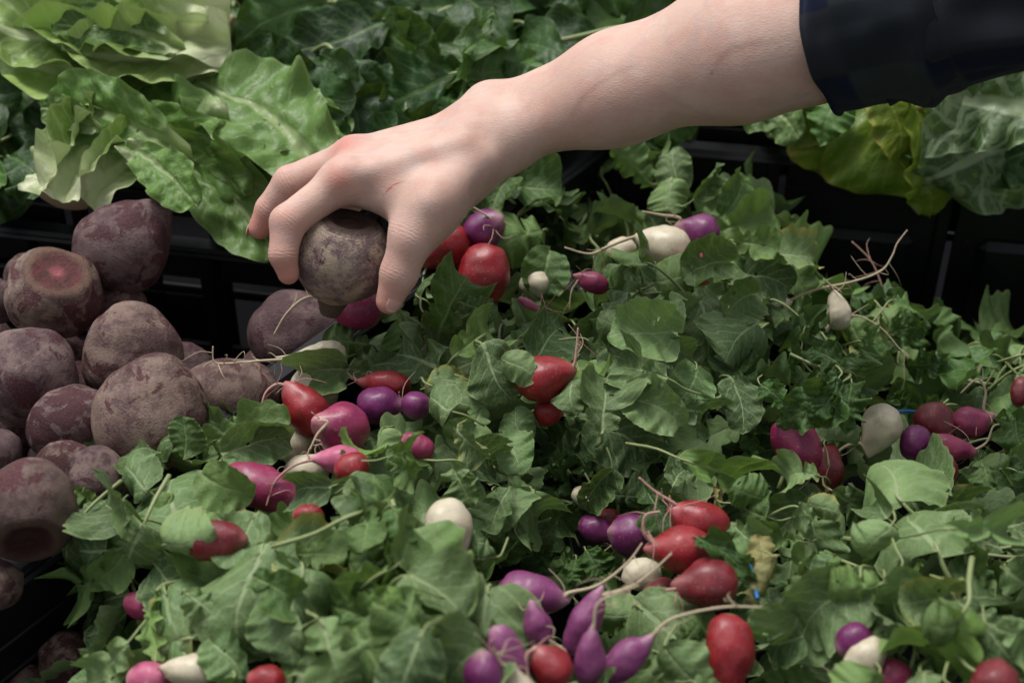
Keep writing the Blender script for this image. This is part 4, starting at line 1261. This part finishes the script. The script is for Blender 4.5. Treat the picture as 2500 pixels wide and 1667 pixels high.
def scatter_greens(root, poly, keys, size, spacing, z0, z1, seed, ang=None, n_max=90, nbase=(0, -.6, .7)):
    r = random.Random(seed)
    k = 0
    for layer, dz in enumerate((-.04, -.01, .012)):
        pts = []
        for _ in range(2500):
            if k >= n_max: return
            xs = [p[0] for p in poly]; ys = [p[1] for p in poly]
            px, py = r.uniform(min(xs), max(xs)), r.uniform(min(ys), max(ys))
            if not inside(px, py, poly): continue
            if any((px - a) ** 2 + (py - b) ** 2 < spacing ** 2 for a, b in pts): continue
            pts.append((px, py))
            f = (py - min(ys)) / max(1, max(ys) - min(ys))
            c = atz(px, py, z1 + (z0 - z1) * f + dz + r.uniform(-.01, .01))
            L = size * r.uniform(.7, 1.25) * proj(c)[2] / FPX
            a = (ang if ang is not None else r.uniform(0, 6.28)) + r.gauss(0, .8)
            d = Vector((math.cos(a), math.sin(a), r.uniform(-.5, .4))).normalized()
            n = (Vector(nbase) + Vector((r.gauss(0, .5), r.gauss(0, .4), r.gauss(0, .3)))).normalized()
            key = r.choice(keys)
            add_leaf(root, key, c - d * L * .5, c + d * L * .5, n, r.uniform(.8, 1.2), True, seed=r.randrange(99))
            k += 1


g1 = green_thing("leafy_greens", "dark glossy greens right behind the two romaine heads", "greens", 760, 150, .08, "dark leafy greens in the back row")
scatter_greens(g1, [(560, -90), (930, -90), (930, 330), (800, 300), (640, 200), (570, 120)], ['greens', 'greens', 'greens', 'greensmid'], 270, 105, .05, .10, 21, ang=-1.6)
g2 = green_thing("leafy_greens", "dark greens above the knuckles and wrist, with one tall pale curled leaf edge", "greens", 1080, 150, .08, "dark leafy greens in the back row")
scatter_greens(g2, [(930, -90), (1290, -90), (1290, 260), (1120, 330), (930, 370), (800, 330)], ['greens', 'greens', 'greens', 'greensmid'], 270, 105, .05, .10, 22, ang=-1.3)
gl(g2, 'greensmid', (1120, 260, .08), (1145, -30, .15), .35, (-.7, .6, .3), 1, label="tall pale curled leaf")
gl(g2, 'greensmid', (1120, 190, .10), (1320, 120, .10), .8, (0, .8, .6), 3)
gl(g2, 'greensmid', (1130, 130, .12), (1300, 50, .12), .6, (0, .8, .6), 0)
gl(g2, 'greens', (780, 130, .12), (880, 200, .10), .9, (0, .8, .6), 2)
g3 = green_thing("leafy_greens", "greens behind the top edge of the forearm", "greens", 1480, 60, .08, "dark leafy greens in the back row")
scatter_greens(g3, [(1290, -90), (1750, -90), (1750, 60), (1450, 160), (1290, 260)], ['greens', 'greens', 'greensmid'], 260, 105, .05, .10, 23, ang=-1.4)
g4 = green_thing("leafy_greens", "dark greens at the left edge beside the romaine butt", "greens", 30, 250, .06, "dark leafy greens in the back row")
scatter_greens(g4, [(-120, -60), (60, -60), (120, 220), (60, 440), (-120, 440)], ['greens', 'greens', 'greensmid'], 240, 100, .04, .08, 24, ang=-1.8)
gl(g4, 'greens', (30, 90, .10), (40, 290, .06), .85, (.1, .9, .4), 1)
g5 = green_thing("loose_lettuce", "bright green lettuce under the forearm along the back crate rim", "lettuce", 1600, 320, .05)
scatter_greens(g5, [(1180, 200), (1960, 130), (1960, 290), (1850, 300), (1600, 290), (1350, 290), (1200, 310)], ['greensmid', 'greensmid', 'romaine', 'greens'], 210, 90, .035, .05, 25, ang=-1.6)
g6 = green_thing("loose_lettuce", "olive green lettuce with yellowing edges draped over the crate rim under the sleeve", "lettuce", 2150, 330, .05)
gl(g6, 'olive', (2060, 190, .075), (2090, 470, .005), 1.5, (-.1, .95, .3), 1)
gl(g6, 'olive', (2230, 230, .075), (2375, 545, -.010), .8, (.5, .9, .2), 1)
gl(g6, 'olive', (2120, 200, .075), (2290, 470, .006), 1.3, (.1, .9, .4), 2)
gl(g6, 'olive', (2000, 230, .065), (1900, 350, .030), 1.2, (-.1, .8, .6), 3)
gl(g6, 'greensmid', (2060, 230, .072), (2010, 330, .055), 1.0, (-.3, .8, .5), 2)
gl(g6, 'olive', (2140, 210, .080), (2200, 400, .030), 1.2, (.2, .9, .4), 3)
gl(g6, 'greensmid', (2200, 240, .05), (2330, 450, .010), 1.2, (.1, .9, .4), 4)
g7 = green_thing("loose_lettuce", "broad lettuce leaves with thick white ribs at the right edge below the sleeve", "lettuce", 2400, 300, .05)
gl(g7, 'white', (2600, 290, .085), (2215, 235, .070), 1.35, (0, .9, .5), 1)
gl(g7, 'white', (2580, 190, .085), (2260, 450, .020), 1.4, (.1, .95, .4), 0)
gl(g7, 'white', (2620, 250, .075), (2370, 440, .020), 1.3, (0, .9, .4), 2)
gl(g7, 'white', (2640, 180, .09), (2380, 160, .095), 1.3, (0, .8, .6), 3)
gl(g7, 'greens', (2550, 350, .04), (2420, 460, .010), 1.3, (0, .9, .4), 3)


# ------------------------------------------------------------------ the person: forearm and hand grown as one skin
H_ = .00115


def world_r(rp, d):
    return rp * d / FPX


class Field:
    def __init__(s, lo, hi, h):
        s.lo, s.h = np.array(lo), h
        s.n = np.ceil((np.array(hi) - s.lo) / h).astype(int) + 1
        s.f = np.full(s.n, 0.05, np.float32)

    def sub(s, lo, hi):
        a = np.clip(np.floor((np.array(lo) - s.lo) / s.h).astype(int), 0, s.n)
        b = np.clip(np.ceil((np.array(hi) - s.lo) / s.h).astype(int) + 1, 0, s.n)
        sl = tuple(slice(i, j) for i, j in zip(a, b))
        g = np.ix_(*[(s.lo[k] + s.h * np.arange(a[k], b[k])).astype(np.float32) for k in range(3)])
        return sl, g


def capsule(fld, target, a, b, ra, rb, k):
    a, b = np.array(a, float), np.array(b, float)
    m = max(ra, rb) + k + 3 * fld.h
    sl, g = fld.sub(np.minimum(a, b) - m, np.maximum(a, b) + m)
    d = b - a
    L2 = (d * d).sum()
    px, py, pz = g[0] - a[0], g[1] - a[1], g[2] - a[2]
    t = np.clip((px * d[0] + py * d[1] + pz * d[2]) / max(L2, 1e-12), 0, 1)
    dist = np.sqrt((px - d[0] * t) ** 2 + (py - d[1] * t) ** 2 + (pz - d[2] * t) ** 2) - (ra + (rb - ra) * t)
    cur = target[sl]
    h = np.maximum(k - np.abs(cur - dist), 0) / k
    target[sl] = np.minimum(cur, dist) - h * h * k * .25


def smin_fields(a, b, k):
    h = np.maximum(k - np.abs(a - b), 0) / k
    return np.minimum(a, b) - h * h * k * .25


def surface_nets(f, lo, h):
    nx, ny, nz = f.shape
    s = f < 0
    c = np.zeros((nx - 1, ny - 1, nz - 1), np.int8)
    for dx in (0, 1):
        for dy in (0, 1):
            for dz in (0, 1):
                c += s[dx:nx - 1 + dx, dy:ny - 1 + dy, dz:nz - 1 + dz]
    act = (c > 0) & (c < 8)
    I = np.argwhere(act)
    idx = -np.ones(act.shape, np.int64)
    idx[act] = np.arange(len(I))
    acc = np.zeros((len(I), 3))
    cnt = np.zeros(len(I))
    corners = [(0, 0, 0), (1, 0, 0), (0, 1, 0), (1, 1, 0), (0, 0, 1), (1, 0, 1), (0, 1, 1), (1, 1, 1)]
    edges = [(0, 1), (2, 3), (4, 5), (6, 7), (0, 2), (1, 3), (4, 6), (5, 7), (0, 4), (1, 5), (2, 6), (3, 7)]
    val = [f[I[:, 0] + q[0], I[:, 1] + q[1], I[:, 2] + q[2]] for q in corners]
    for a, b in edges:
        va, vb = val[a], val[b]
        m = (va < 0) != (vb < 0)
        t = np.where(m, va / np.where(m, va - vb, 1), 0)[:, None]
        p = np.array(corners[a]) + t * (np.array(corners[b]) - np.array(corners[a]))
        acc += p * m[:, None]
        cnt += m
    V = (I + acc / cnt[:, None]) * h + lo
    F = []
    for ax in range(3):
        sa = [slice(None)] * 3; sb = [slice(None)] * 3
        sa[ax] = slice(0, -1); sb[ax] = slice(1, None)
        A, B = s[tuple(sa)], s[tuple(sb)]
        E = np.argwhere(A != B)
        o1, o2 = [k for k in range(3) if k != ax]
        ok = (E[:, o1] > 0) & (E[:, o2] > 0) & (E[:, o1] < f.shape[o1] - 1) & (E[:, o2] < f.shape[o2] - 1)
        E = E[ok]
        q = []
        for d1, d2 in ((-1, -1), (0, -1), (0, 0), (-1, 0)):
            e = E.copy()
            e[:, o1] += d1; e[:, o2] += d2
            q.append(idx[e[:, 0], e[:, 1], e[:, 2]])
        Q = np.stack(q, 1)
        inner = A[E[:, 0], E[:, 1], E[:, 2]]
        flip = inner if ax != 1 else ~inner
        Q[~flip] = Q[~flip][:, ::-1]
        F.append(Q)
    return V, np.concatenate(F)


def J(px, py, d, rp):
    return (atd(px, py, d), world_r(rp, d))


J_ = dict(
    w_u=J(1202, 272, .945, 49), w_r=J(1220, 346, .930, 60),
    a_u=J(1500, 182, .925, 86), a_r=J(1500, 238, .905, 92),
    b_u=J(1800, 75, .885, 114), b_r=J(1810, 142, .872, 130),
    c_u=J(2010, 28, .868, 108), c_r=J(2015, 98, .862, 112), e_u=J(2240, 10, .845, 120), e_r=J(2240, 30, .845, 120),
    m_i=J(838, 440, .902, 47), m_m=J(864, 386, .926, 47), m_r=J(905, 392, .955, 44), m_l=J(965, 410, .980, 40),
    mw_i=J(1165, 352, .922, 56), mw_m=J(1165, 312, .936, 55), mw_r=J(1175, 325, .950, 52), mw_l=J(1190, 345, .960, 48),
    p_i=J(703, 543, .886, 44), d_i=J(691, 622, .884, 34), t_i=J(704, 668, .888, 27),
    p_m=J(708, 446, .922, 41), d_m=J(658, 511, .928, 34), t_m=J(634, 557, .932, 28),
    p_r=J(775, 478, .960, 39), d_r=J(738, 575, .962, 33), t_r=J(765, 630, .954, 28),
    p_l=J(850, 490, .985, 34), d_l=J(815, 575, .985, 29), t_l=J(830, 630, .975, 25),
    th0=J(1132, 425, .912, 50), th1=J(1062, 500, .892, 60), th2=J(1004, 583, .884, 54), th3=J(974, 668, .888, 45), th4=J(950, 734, .893, 33))
pts_ = np.array([list(a) for a, r in J_.values()])
rr_m = max(r for a, r in J_.values())
fld = Field(pts_.min(0) - rr_m - .012, pts_.max(0) + rr_m + .012, H_)


def chain(target, names, k, mid=None):
    for a, b in zip(names[:-1], names[1:]):
        (pa, ra), (pb, rb) = J_[a], J_[b]
        capsule(fld, target, pa, pb, ra, rb, k)


body = fld.f.copy()
chain(body, ['w_u', 'a_u', 'b_u', 'c_u', 'e_u'], .022)
chain(body, ['w_r', 'a_r', 'b_r', 'c_r', 'e_r'], .030)
chain(body, ['mw_i', 'm_i'], .016)
chain(body, ['mw_m', 'm_m'], .014)
chain(body, ['mw_r', 'm_r'], .014)
chain(body, ['mw_l', 'm_l'], .014)
(pa, ra), (pb, rb) = J_['w_u'], J_['mw_m']
capsule(fld, body, pa, pb, ra, rb, .02)
(pa, ra), (pb, rb) = J_['w_r'], J_['mw_i']
capsule(fld, body, pa, pb, ra, rb, .02)
capsule(fld, body, J_['w_r'][0], J_['th0'][0], J_['w_r'][1] * .95, J_['th0'][1], .02)
chain(body, ['th0', 'th1'], .022)
# palm mass and the web between thumb and index
pA, pB, pC = atd(1090, 420, .925), atd(905, 440, .922), atd(985, 470, .903)
capsule(fld, body, pA, pB, world_r(86, .925), world_r(60, .922), .016)
capsule(fld, body, atd(1060, 455, .905), pC, world_r(62, .905), world_r(52, .903), .018)
capsule(fld, body, pC, atd(905, 462, .905), world_r(50, .903), world_r(42, .903), .014)
capsule(fld, body, atd(1030, 540, .898), pC, world_r(46, .898), world_r(50, .903), .014)
# wrist bone, tendons and knuckle caps
capsule(fld, body, atd(1190, 246, .940), atd(1197, 250, .938), world_r(33, .94), world_r(33, .94), .012)
capsule(fld, body, atd(1130, 320, .903), atd(880, 398, .908), world_r(14, .91), world_r(17, .91), .014)
capsule(fld, body, atd(1130, 352, .895), atd(850, 432, .890), world_r(12, .90), world_r(16, .895), .014)
capsule(fld, body, atd(838, 428, .892), atd(832, 436, .891), world_r(32, .89), world_r(32, .89), .012)
capsule(fld, body, atd(862, 374, .918), atd(858, 378, .917), world_r(33, .92), world_r(33, .92), .012)
capsule(fld, body, atd(1170, 395, .900), atd(1050, 495, .876), world_r(15, .90), world_r(18, .875), .018)

for names, kj in ((['m_i', 'p_i', 'd_i', 't_i'], .003), (['m_m', 'p_m', 'd_m', 't_m'], .003), (['m_r', 'p_r', 'd_r', 't_r'], .003), (['m_l', 'p_l', 'd_l', 't_l'], .003), (['th1', 'th2', 'th3', 'th4'], .004)):
    fin = np.full_like(fld.f, .05)
    chain(fin, names, kj)
    kk = .010 if names[0] != 'th1' else .016
    body = smin_fields(body, fin, kk) if names[0] in ('m_i', 'th1') else None or smin_fields(body, fin, .0055)
# light smoothing
for _ in range(2):
    b = body
    b[1:-1, 1:-1, 1:-1] = (b[1:-1, 1:-1, 1:-1] * 2 + b[:-2, 1:-1, 1:-1] + b[2:, 1:-1, 1:-1] + b[1:-1, :-2, 1:-1] + b[1:-1, 2:, 1:-1] + b[1:-1, 1:-1, :-2] + b[1:-1, 1:-1, 2:]) / 8
V, F = surface_nets(body, fld.lo, H_)
del body, fin

# attributes: redness at knuckles and tips, crease coordinate, distance to the scratch
red = np.zeros(len(V))
def blob(p, s, a):
    global red
    red = np.maximum(red, a * np.exp(-((V - np.array(p)) ** 2).sum(1) / (s * s)))
for nm, s, a in (('p_i', .011, .75), ('p_m', .011, .8), ('m_i', .014, .6), ('t_i', .016, .85), ('t_m', .020, 1.0), ('d_m', .014, .7), ('d_i', .012, .5), ('th3', .014, .5), ('th4', .016, .9), ('th2', .015, .35), ('t_r', .02, .8)):
    blob(J_[nm][0], s, a)
blob(atd(840, 348, .91), .011, .9)
blob(atd(825, 432, .88), .010, .8)


def seg_dist(P, Q):
    d = Q - P
    t = np.clip(((V - P) @ d) / (d @ d), 0, 1)
    return np.sqrt(((V - P - t[:, None] * d) ** 2).sum(1))


# marks on the skin: their picture place gives the ray, the skin itself gives the depth
VP = V - np.array(CAM)
dep = VP @ np.array(FWD)
vx = 1250 + FPX * (VP @ np.array(RGT)) / dep
vy = 833.5 - FPX * (VP @ np.array(UPV)) / dep
def on_skin(px, py):
    m = (vx - px) ** 2 + (vy - py) ** 2 < 40
    return np.array(atd(px, py, float(dep[m].min()) if m.any() else .9))
scr = np.full(len(V), 1.0)
sp_ = [on_skin(*q) for q in ((940, 470), (960, 452), (985, 441), (1012, 436))]
for a, b in zip(sp_[:-1], sp_[1:]): scr = np.minimum(scr, seg_dist(a, b))
mole = np.full(len(V), 1.0)
for q, s in (((1737, 181), 1.0), ((1682, 212), 1.6), ((1560, 240), 1.9), ((935, 478), 1.4)):
    mole = np.minimum(mole, np.sqrt(((V - on_skin(*q)) ** 2).sum(1)) * s)
crease_s = np.zeros(len(V)); crease_w = np.zeros(len(V))
for a, b, c in (('m_i', 'p_i', 'd_i'), ('p_i', 'd_i', 't_i'), ('m_m', 'p_m', 'd_m'), ('p_m', 'd_m', 't_m'), ('th1', 'th2', 'th3'), ('th2', 'th3', 'th4')):
    pa, pb, pc = (np.array(J_[k][0]) for k in (a, b, c))
    ax = (pc - pa) / np.linalg.norm(pc - pa)
    s = (V - pb) @ ax
    rad_ = J_[b][1]
    dd_ = np.sqrt(((V - pb) ** 2).sum(1))
    w = np.exp(-(s / .0045) ** 2) * (dd_ < rad_ * 1.5)
    upd = w > crease_w
    crease_s[upd] = s[upd]; crease_w[upd] = w[upd]


def skin():
    t = NT("skin")
    tc = t.n("TexCoord").outputs["Object"]
    a1 = t.n("SeparateXYZ", {0: t.n("Attribute", attribute_name="sk").outputs["Vector"]})
    a2 = t.n("SeparateXYZ", {0: t.n("Attribute", attribute_name="cr").outputs["Vector"]})
    n1 = t.noise(tc, 22.0, 4.0)
    n2 = t.noise(tc, 70.0, 3.0)
    c = t.mix(t.ramp(n1, 0.35, 0.65), (0.57, 0.370, 0.300), (0.62, 0.435, 0.360))
    c = t.mix(t.ramp(n2, 0.4, 0.7, 0.0, 0.40), c, (0.55, 0.29, 0.235))
    c = t.mix(t.ramp(t.noise(tc, 45.0, 5.0, 0.7), 0.50, 0.68, 0.0, 0.30), c, (0.66, 0.50, 0.42))
    vn = t.noise(t.n('Mapping', {'Vector': tc, 'Rotation': (0, math.radians(18), 0), 'Scale': (9.0, 30.0, 42.0)}).outputs[0], 1.0, 2.0)
    c = t.mix(t.ramp(t.math('ABSOLUTE', t.math('SUBTRACT', vn, 0.5)), 0.006, 0.030, 0.22, 0.0), c, (0.40, 0.33, 0.33))
    c = t.mix(t.math('MULTIPLY', a1.outputs[0], 0.85), c, (0.56, 0.20, 0.16))
    c = t.mix(t.ramp(t.noise(tc, 900.0, 2.0), 0.45, 0.7, 0.0, 0.12), c, (0.44, 0.22, 0.16))
    sc_ = t.math('MULTIPLY', t.ramp(a1.outputs[1], 0.00040, 0.0010, 0.8, 0.0), t.ramp(t.noise(tc, 700.0, 1.0), 0.35, 0.5, 0.3, 1.0))
    c = t.mix(sc_, c, (0.52, 0.075, 0.05))
    c = t.mix(t.ramp(a1.outputs[2], 0.0006, 0.0020, 0.55, 0.0), c, (0.30, 0.12, 0.08))
    wv = t.math('SINE', t.math('ADD', t.math('MULTIPLY', a2.outputs[0], 2600.0), t.math('MULTIPLY', t.noise(tc, 180.0, 2.0), 7.0)))
    wv = t.math('MULTIPLY', t.math('MULTIPLY', wv, a2.outputs[1]), t.ramp(t.noise(tc, 260.0, 2.0), 0.35, 0.6))
    strm = t.n("Mapping", {"Vector": tc, "Rotation": (0, math.radians(20), 0), "Scale": (260.0, 700.0, 700.0)}).outputs[0]
    v = t.n("TexVoronoi", {"Vector": strm, "Scale": 1.0}, feature='DISTANCE_TO_EDGE').outputs["Distance"]
    h = t.math('ADD', t.math('MULTIPLY', wv, 0.34), t.math('ADD', t.math('MULTIPLY', t.ramp(v, 0.0, 0.3), 0.22), t.math('MULTIPLY', t.noise(tc, 150.0, 3.0), 0.7)))
    nb = t.bump(h, 0.36, 0.0009)
    return t.done(t.n("BsdfPrincipled", {"Base Color": c, "Roughness": t.ramp(n2, 0.3, 0.7, 0.50, 0.62), "Specular IOR Level": 0.30, "Normal": nb,
                                         "Subsurface Weight": 0.16, "Subsurface Radius": (0.0042, 0.0016, 0.0009), "Subsurface Scale": 1.0}))


M['skin'] = skin()
me = mesh_of("person", V, F, M['skin'], col={'sk': np.stack([red, scr, mole], 1), 'cr': np.stack([crease_s, crease_w, np.zeros(len(V))], 1)})
PERSON = mobj("person", me)
tag(PERSON, "bare forearm with rolled dark plaid sleeve, hand curled round a beet", "person")


def nail(center, axis, normal, R_, wid, ln, name="fingernail"):
    """curved nail plate lying on the finger: centre of its middle, axis to the finger tip"""
    a = axis.normalized()
    n = (normal - a * normal.dot(a)).normalized()
    s = a.cross(n)
    V, UV_, nu, nv = [], [], 12, 14
    for top in (1, 0):
        for i in range(nv + 1):
            v = i / nv * 2 - 1
            for j in range(nu + 1):
                u = j / nu * 2 - 1
                uu = u * math.sqrt(max(0, 1 - .30 * abs(v) ** 4)) * (1 - .12 * max(0, v) ** 3 - .06 * (v < 0) * v * v)
                th = uu * wid / R_
                vv = v + .16 * (1 - u * u) * (1 if v > 0 else -1) * abs(v)
                r = R_ * (1 - .02) - (0 if top else .0007) - .0005 * abs(v) ** 2
                V.append(center - n * R_ + n * (math.cos(th) * r) + s * (math.sin(th) * r) + a * (vv * ln) - n * (.0009 * max(0, vv) ** 2))
                UV_.append((vv, u))
    F = []
    N = (nu + 1) * (nv + 1)
    q = lambda i, j, k: k * N + i * (nu + 1) + j
    for i in range(nv):
        for j in range(nu):
            F.append((q(i, j, 0), q(i, j + 1, 0), q(i + 1, j + 1, 0), q(i + 1, j, 0)))
            F.append((q(i, j, 1), q(i + 1, j, 1), q(i + 1, j + 1, 1), q(i, j + 1, 1)))
    for i in range(nv):
        F.append((q(i, 0, 0), q(i + 1, 0, 0), q(i + 1, 0, 1), q(i, 0, 1)))
        F.append((q(i, nu, 0), q(i, nu, 1), q(i + 1, nu, 1), q(i + 1, nu, 0)))
    for j in range(nu):
        F.append((q(0, j, 0), q(0, j, 1), q(0, j + 1, 1), q(0, j + 1, 0)))
        F.append((q(nv, j, 0), q(nv, j + 1, 0), q(nv, j + 1, 1), q(nv, j, 1)))
    return mobj(name, mesh_of(name, V, F, M['nail'], uv=UV_), None, PERSON)


t = NT("fingernail")
uu_ = t.n("SeparateXYZ", {0: t.n("UVMap", uv_map="UVMap").outputs[0]}).outputs[0]
cN = t.mix(t.ramp(uu_, 0.86, 0.96), (0.60, 0.35, 0.31), (0.70, 0.58, 0.50))
cN = t.mix(t.ramp(uu_, -1.0, -0.7, 0.4, 0.0), cN, (0.66, 0.50, 0.44))
M['nail'] = t.done(t.n("BsdfPrincipled", {"Base Color": cN, "Roughness": 0.30, "Specular IOR Level": 0.5, "Subsurface Weight": 0.2, "Subsurface Radius": (.002, .001, .0006), "Subsurface Scale": 1.0}))
ta = (J_['th4'][0] - J_['th3'][0]).normalized()
tn = (-FWD * .80 + RGT * .50 - UPV * .0).normalized()
tR = J_['th4'][1]
nail(J_['th4'][0] + ta * tR * .22 + tn * tR * 1.20, ta, tn, tR * 1.05, tR * .62, tR * .74)
ma = (J_['t_m'][0] - J_['d_m'][0]).normalized()
mn = (-RGT * .9 + UPV * .45 + FWD * .05).normalized()
mR = J_['t_m'][1]
nail(J_['t_m'][0] + ma * mR * .30 + mn * mR * 1.02, ma, mn, mR * .95, mR * .62, mR * .70)
ia = (J_['t_i'][0] - J_['d_i'][0]).normalized()
inn = (-RGT * .85 - UPV * .35 + FWD * .30).normalized()


# ------------------------------------------------------------------ sleeve
def cloth():
    t = NT("dark_plaid_cloth")
    uv = t.n("UVMap", uv_map="UVMap").outputs[0]
    s = t.n("SeparateXYZ", {0: uv})
    def band(x, per, w, off=0.0):
        f = t.math('FRACT', t.math('ADD', t.math('DIVIDE', x, per), off))
        return t.ramp(t.math('ABSOLUTE', t.math('SUBTRACT', f, 0.5)), w * .5, w * .5 + .04, 1.0, 0.0)
    b1 = band(s.outputs[0], .075, .5); b2 = band(s.outputs[1], .070, .5, .2)
    c = t.mix(t.math('MULTIPLY', b1, .8), (0.006, 0.010, 0.027), (0.028, 0.035, 0.030))
    c = t.mix(t.math('MULTIPLY', b2, .55), c, (0.030, 0.031, 0.028))
    c = t.mix(t.math('MULTIPLY', t.math('MULTIPLY', b1, b2), .5), c, (0.006, 0.010, 0.022))
    wv = t.n("TexChecker", {"Vector": uv, "Scale": 1400.0}).outputs["Fac"]
    tc = t.n("TexCoord").outputs["Object"]
    nb = t.bump(t.math('ADD', t.math('MULTIPLY', t.noise(uv, 900.0, 2.0), .6), t.math('MULTIPLY', wv, .15)), 0.35, 0.0005)
    return t.done(t.n("BsdfPrincipled", {"Base Color": c, "Roughness": 0.9, "Specular IOR Level": 0.15, "Normal": nb, "Sheen Weight": 0.05, "Sheen Roughness": 0.5}))


M['cloth'] = cloth()


def sleeve_tube(name, stations, parent, fold, seed, nseg=72, nring=40, thick=.0022, lip=True, wav=0.0):
    """stations: (centre, radius across the picture's vertical, radius in depth)"""
    cs = [s[0] for s in stations]
    Pc, Ra = resample(cs, [s[1] for s in stations], nring)
    _, Rb = resample(cs, [s[2] for s in stations], nring)
    off = Vector((seed * 7.1, seed * 3.3, 1.7))
    V, UV_, F = [], [], []
    dist = 0
    shells = (0, 1)
    for sh in shells:
        dist = 0
        for i in range(nring):
            tg = (Pc[min(i + 1, nring - 1)] - Pc[max(i - 1, 0)]).normalized()
            a = (UPV - tg * UPV.dot(tg)).normalized()
            b = tg.cross(a).normalized()
            if i: dist += (Pc[i] - Pc[i - 1]).length
            for j in range(nseg + 1):
                th = 2 * math.pi * j / nseg
                cc, ss = math.cos(th), math.sin(th)
                q = Vector((cc * 1.6 + off.x, ss * 1.6 + off.y, i / nring * 2.2 + off.z))
                n = noise.noise(q) * fold + noise.noise(q * 2.3) * fold * .4
                n += fold * .6 * math.sin(th * 2 + i / nring * 5 + seed) * noise.noise(q * .7)
                n += wav * max(0, math.sin((i / nring) * 9 + th * 1.0 + seed)) ** 6
                if lip and i < 2 and sh == 0: n += .0008
                rA, rB = Ra[i] + n - sh * thick, Rb[i] + n - sh * thick
                V.append(Pc[i] + a * (cc * rA) + b * (ss * rB))
                UV_.append((dist, th * Ra[0]))
    N = nring * (nseg + 1)
    q = lambda i, j, k: k * N + i * (nseg + 1) + j
    for i in range(nring - 1):
        for j in range(nseg):
            F.append((q(i, j, 0), q(i, j + 1, 0), q(i + 1, j + 1, 0), q(i + 1, j, 0)))
            F.append((q(i, j, 1), q(i + 1, j, 1), q(i + 1, j + 1, 1), q(i, j + 1, 1)))
    for i in (0, nring - 1):
        for j in range(nseg):
            F.append((q(i, j, 0), q(i, j, 1), q(i, j + 1, 1), q(i, j + 1, 0)))
    return mobj(name, mesh_of(name, V, F, M['cloth'], uv=UV_), None, parent)


def st(px, py, d, ra, rb):
    return (atd(px, py, d), world_r(ra, d), world_r(rb, d))


SL = sleeve_tube("shirt_sleeve", [st(2130, 55, .850, 186, 196), st(2260, 22, .838, 182, 190), st(2420, -2, .815, 176, 180), st(2650, -50, .79, 205, 200), st(3000, -150, .76, 250, 230), st(3900, -420, .70, 320, 300)], PERSON, .011, 3, wav=.008)
sleeve_tube("cuff", [st(2024, 80, .866, 184, 210), st(2070, 70, .860, 193, 214), st(2150, 48, .850, 205, 216), st(2235, 24, .840, 214, 222), st(2310, 2, .832, 212, 222)], SL, .005, 5, wav=.003)
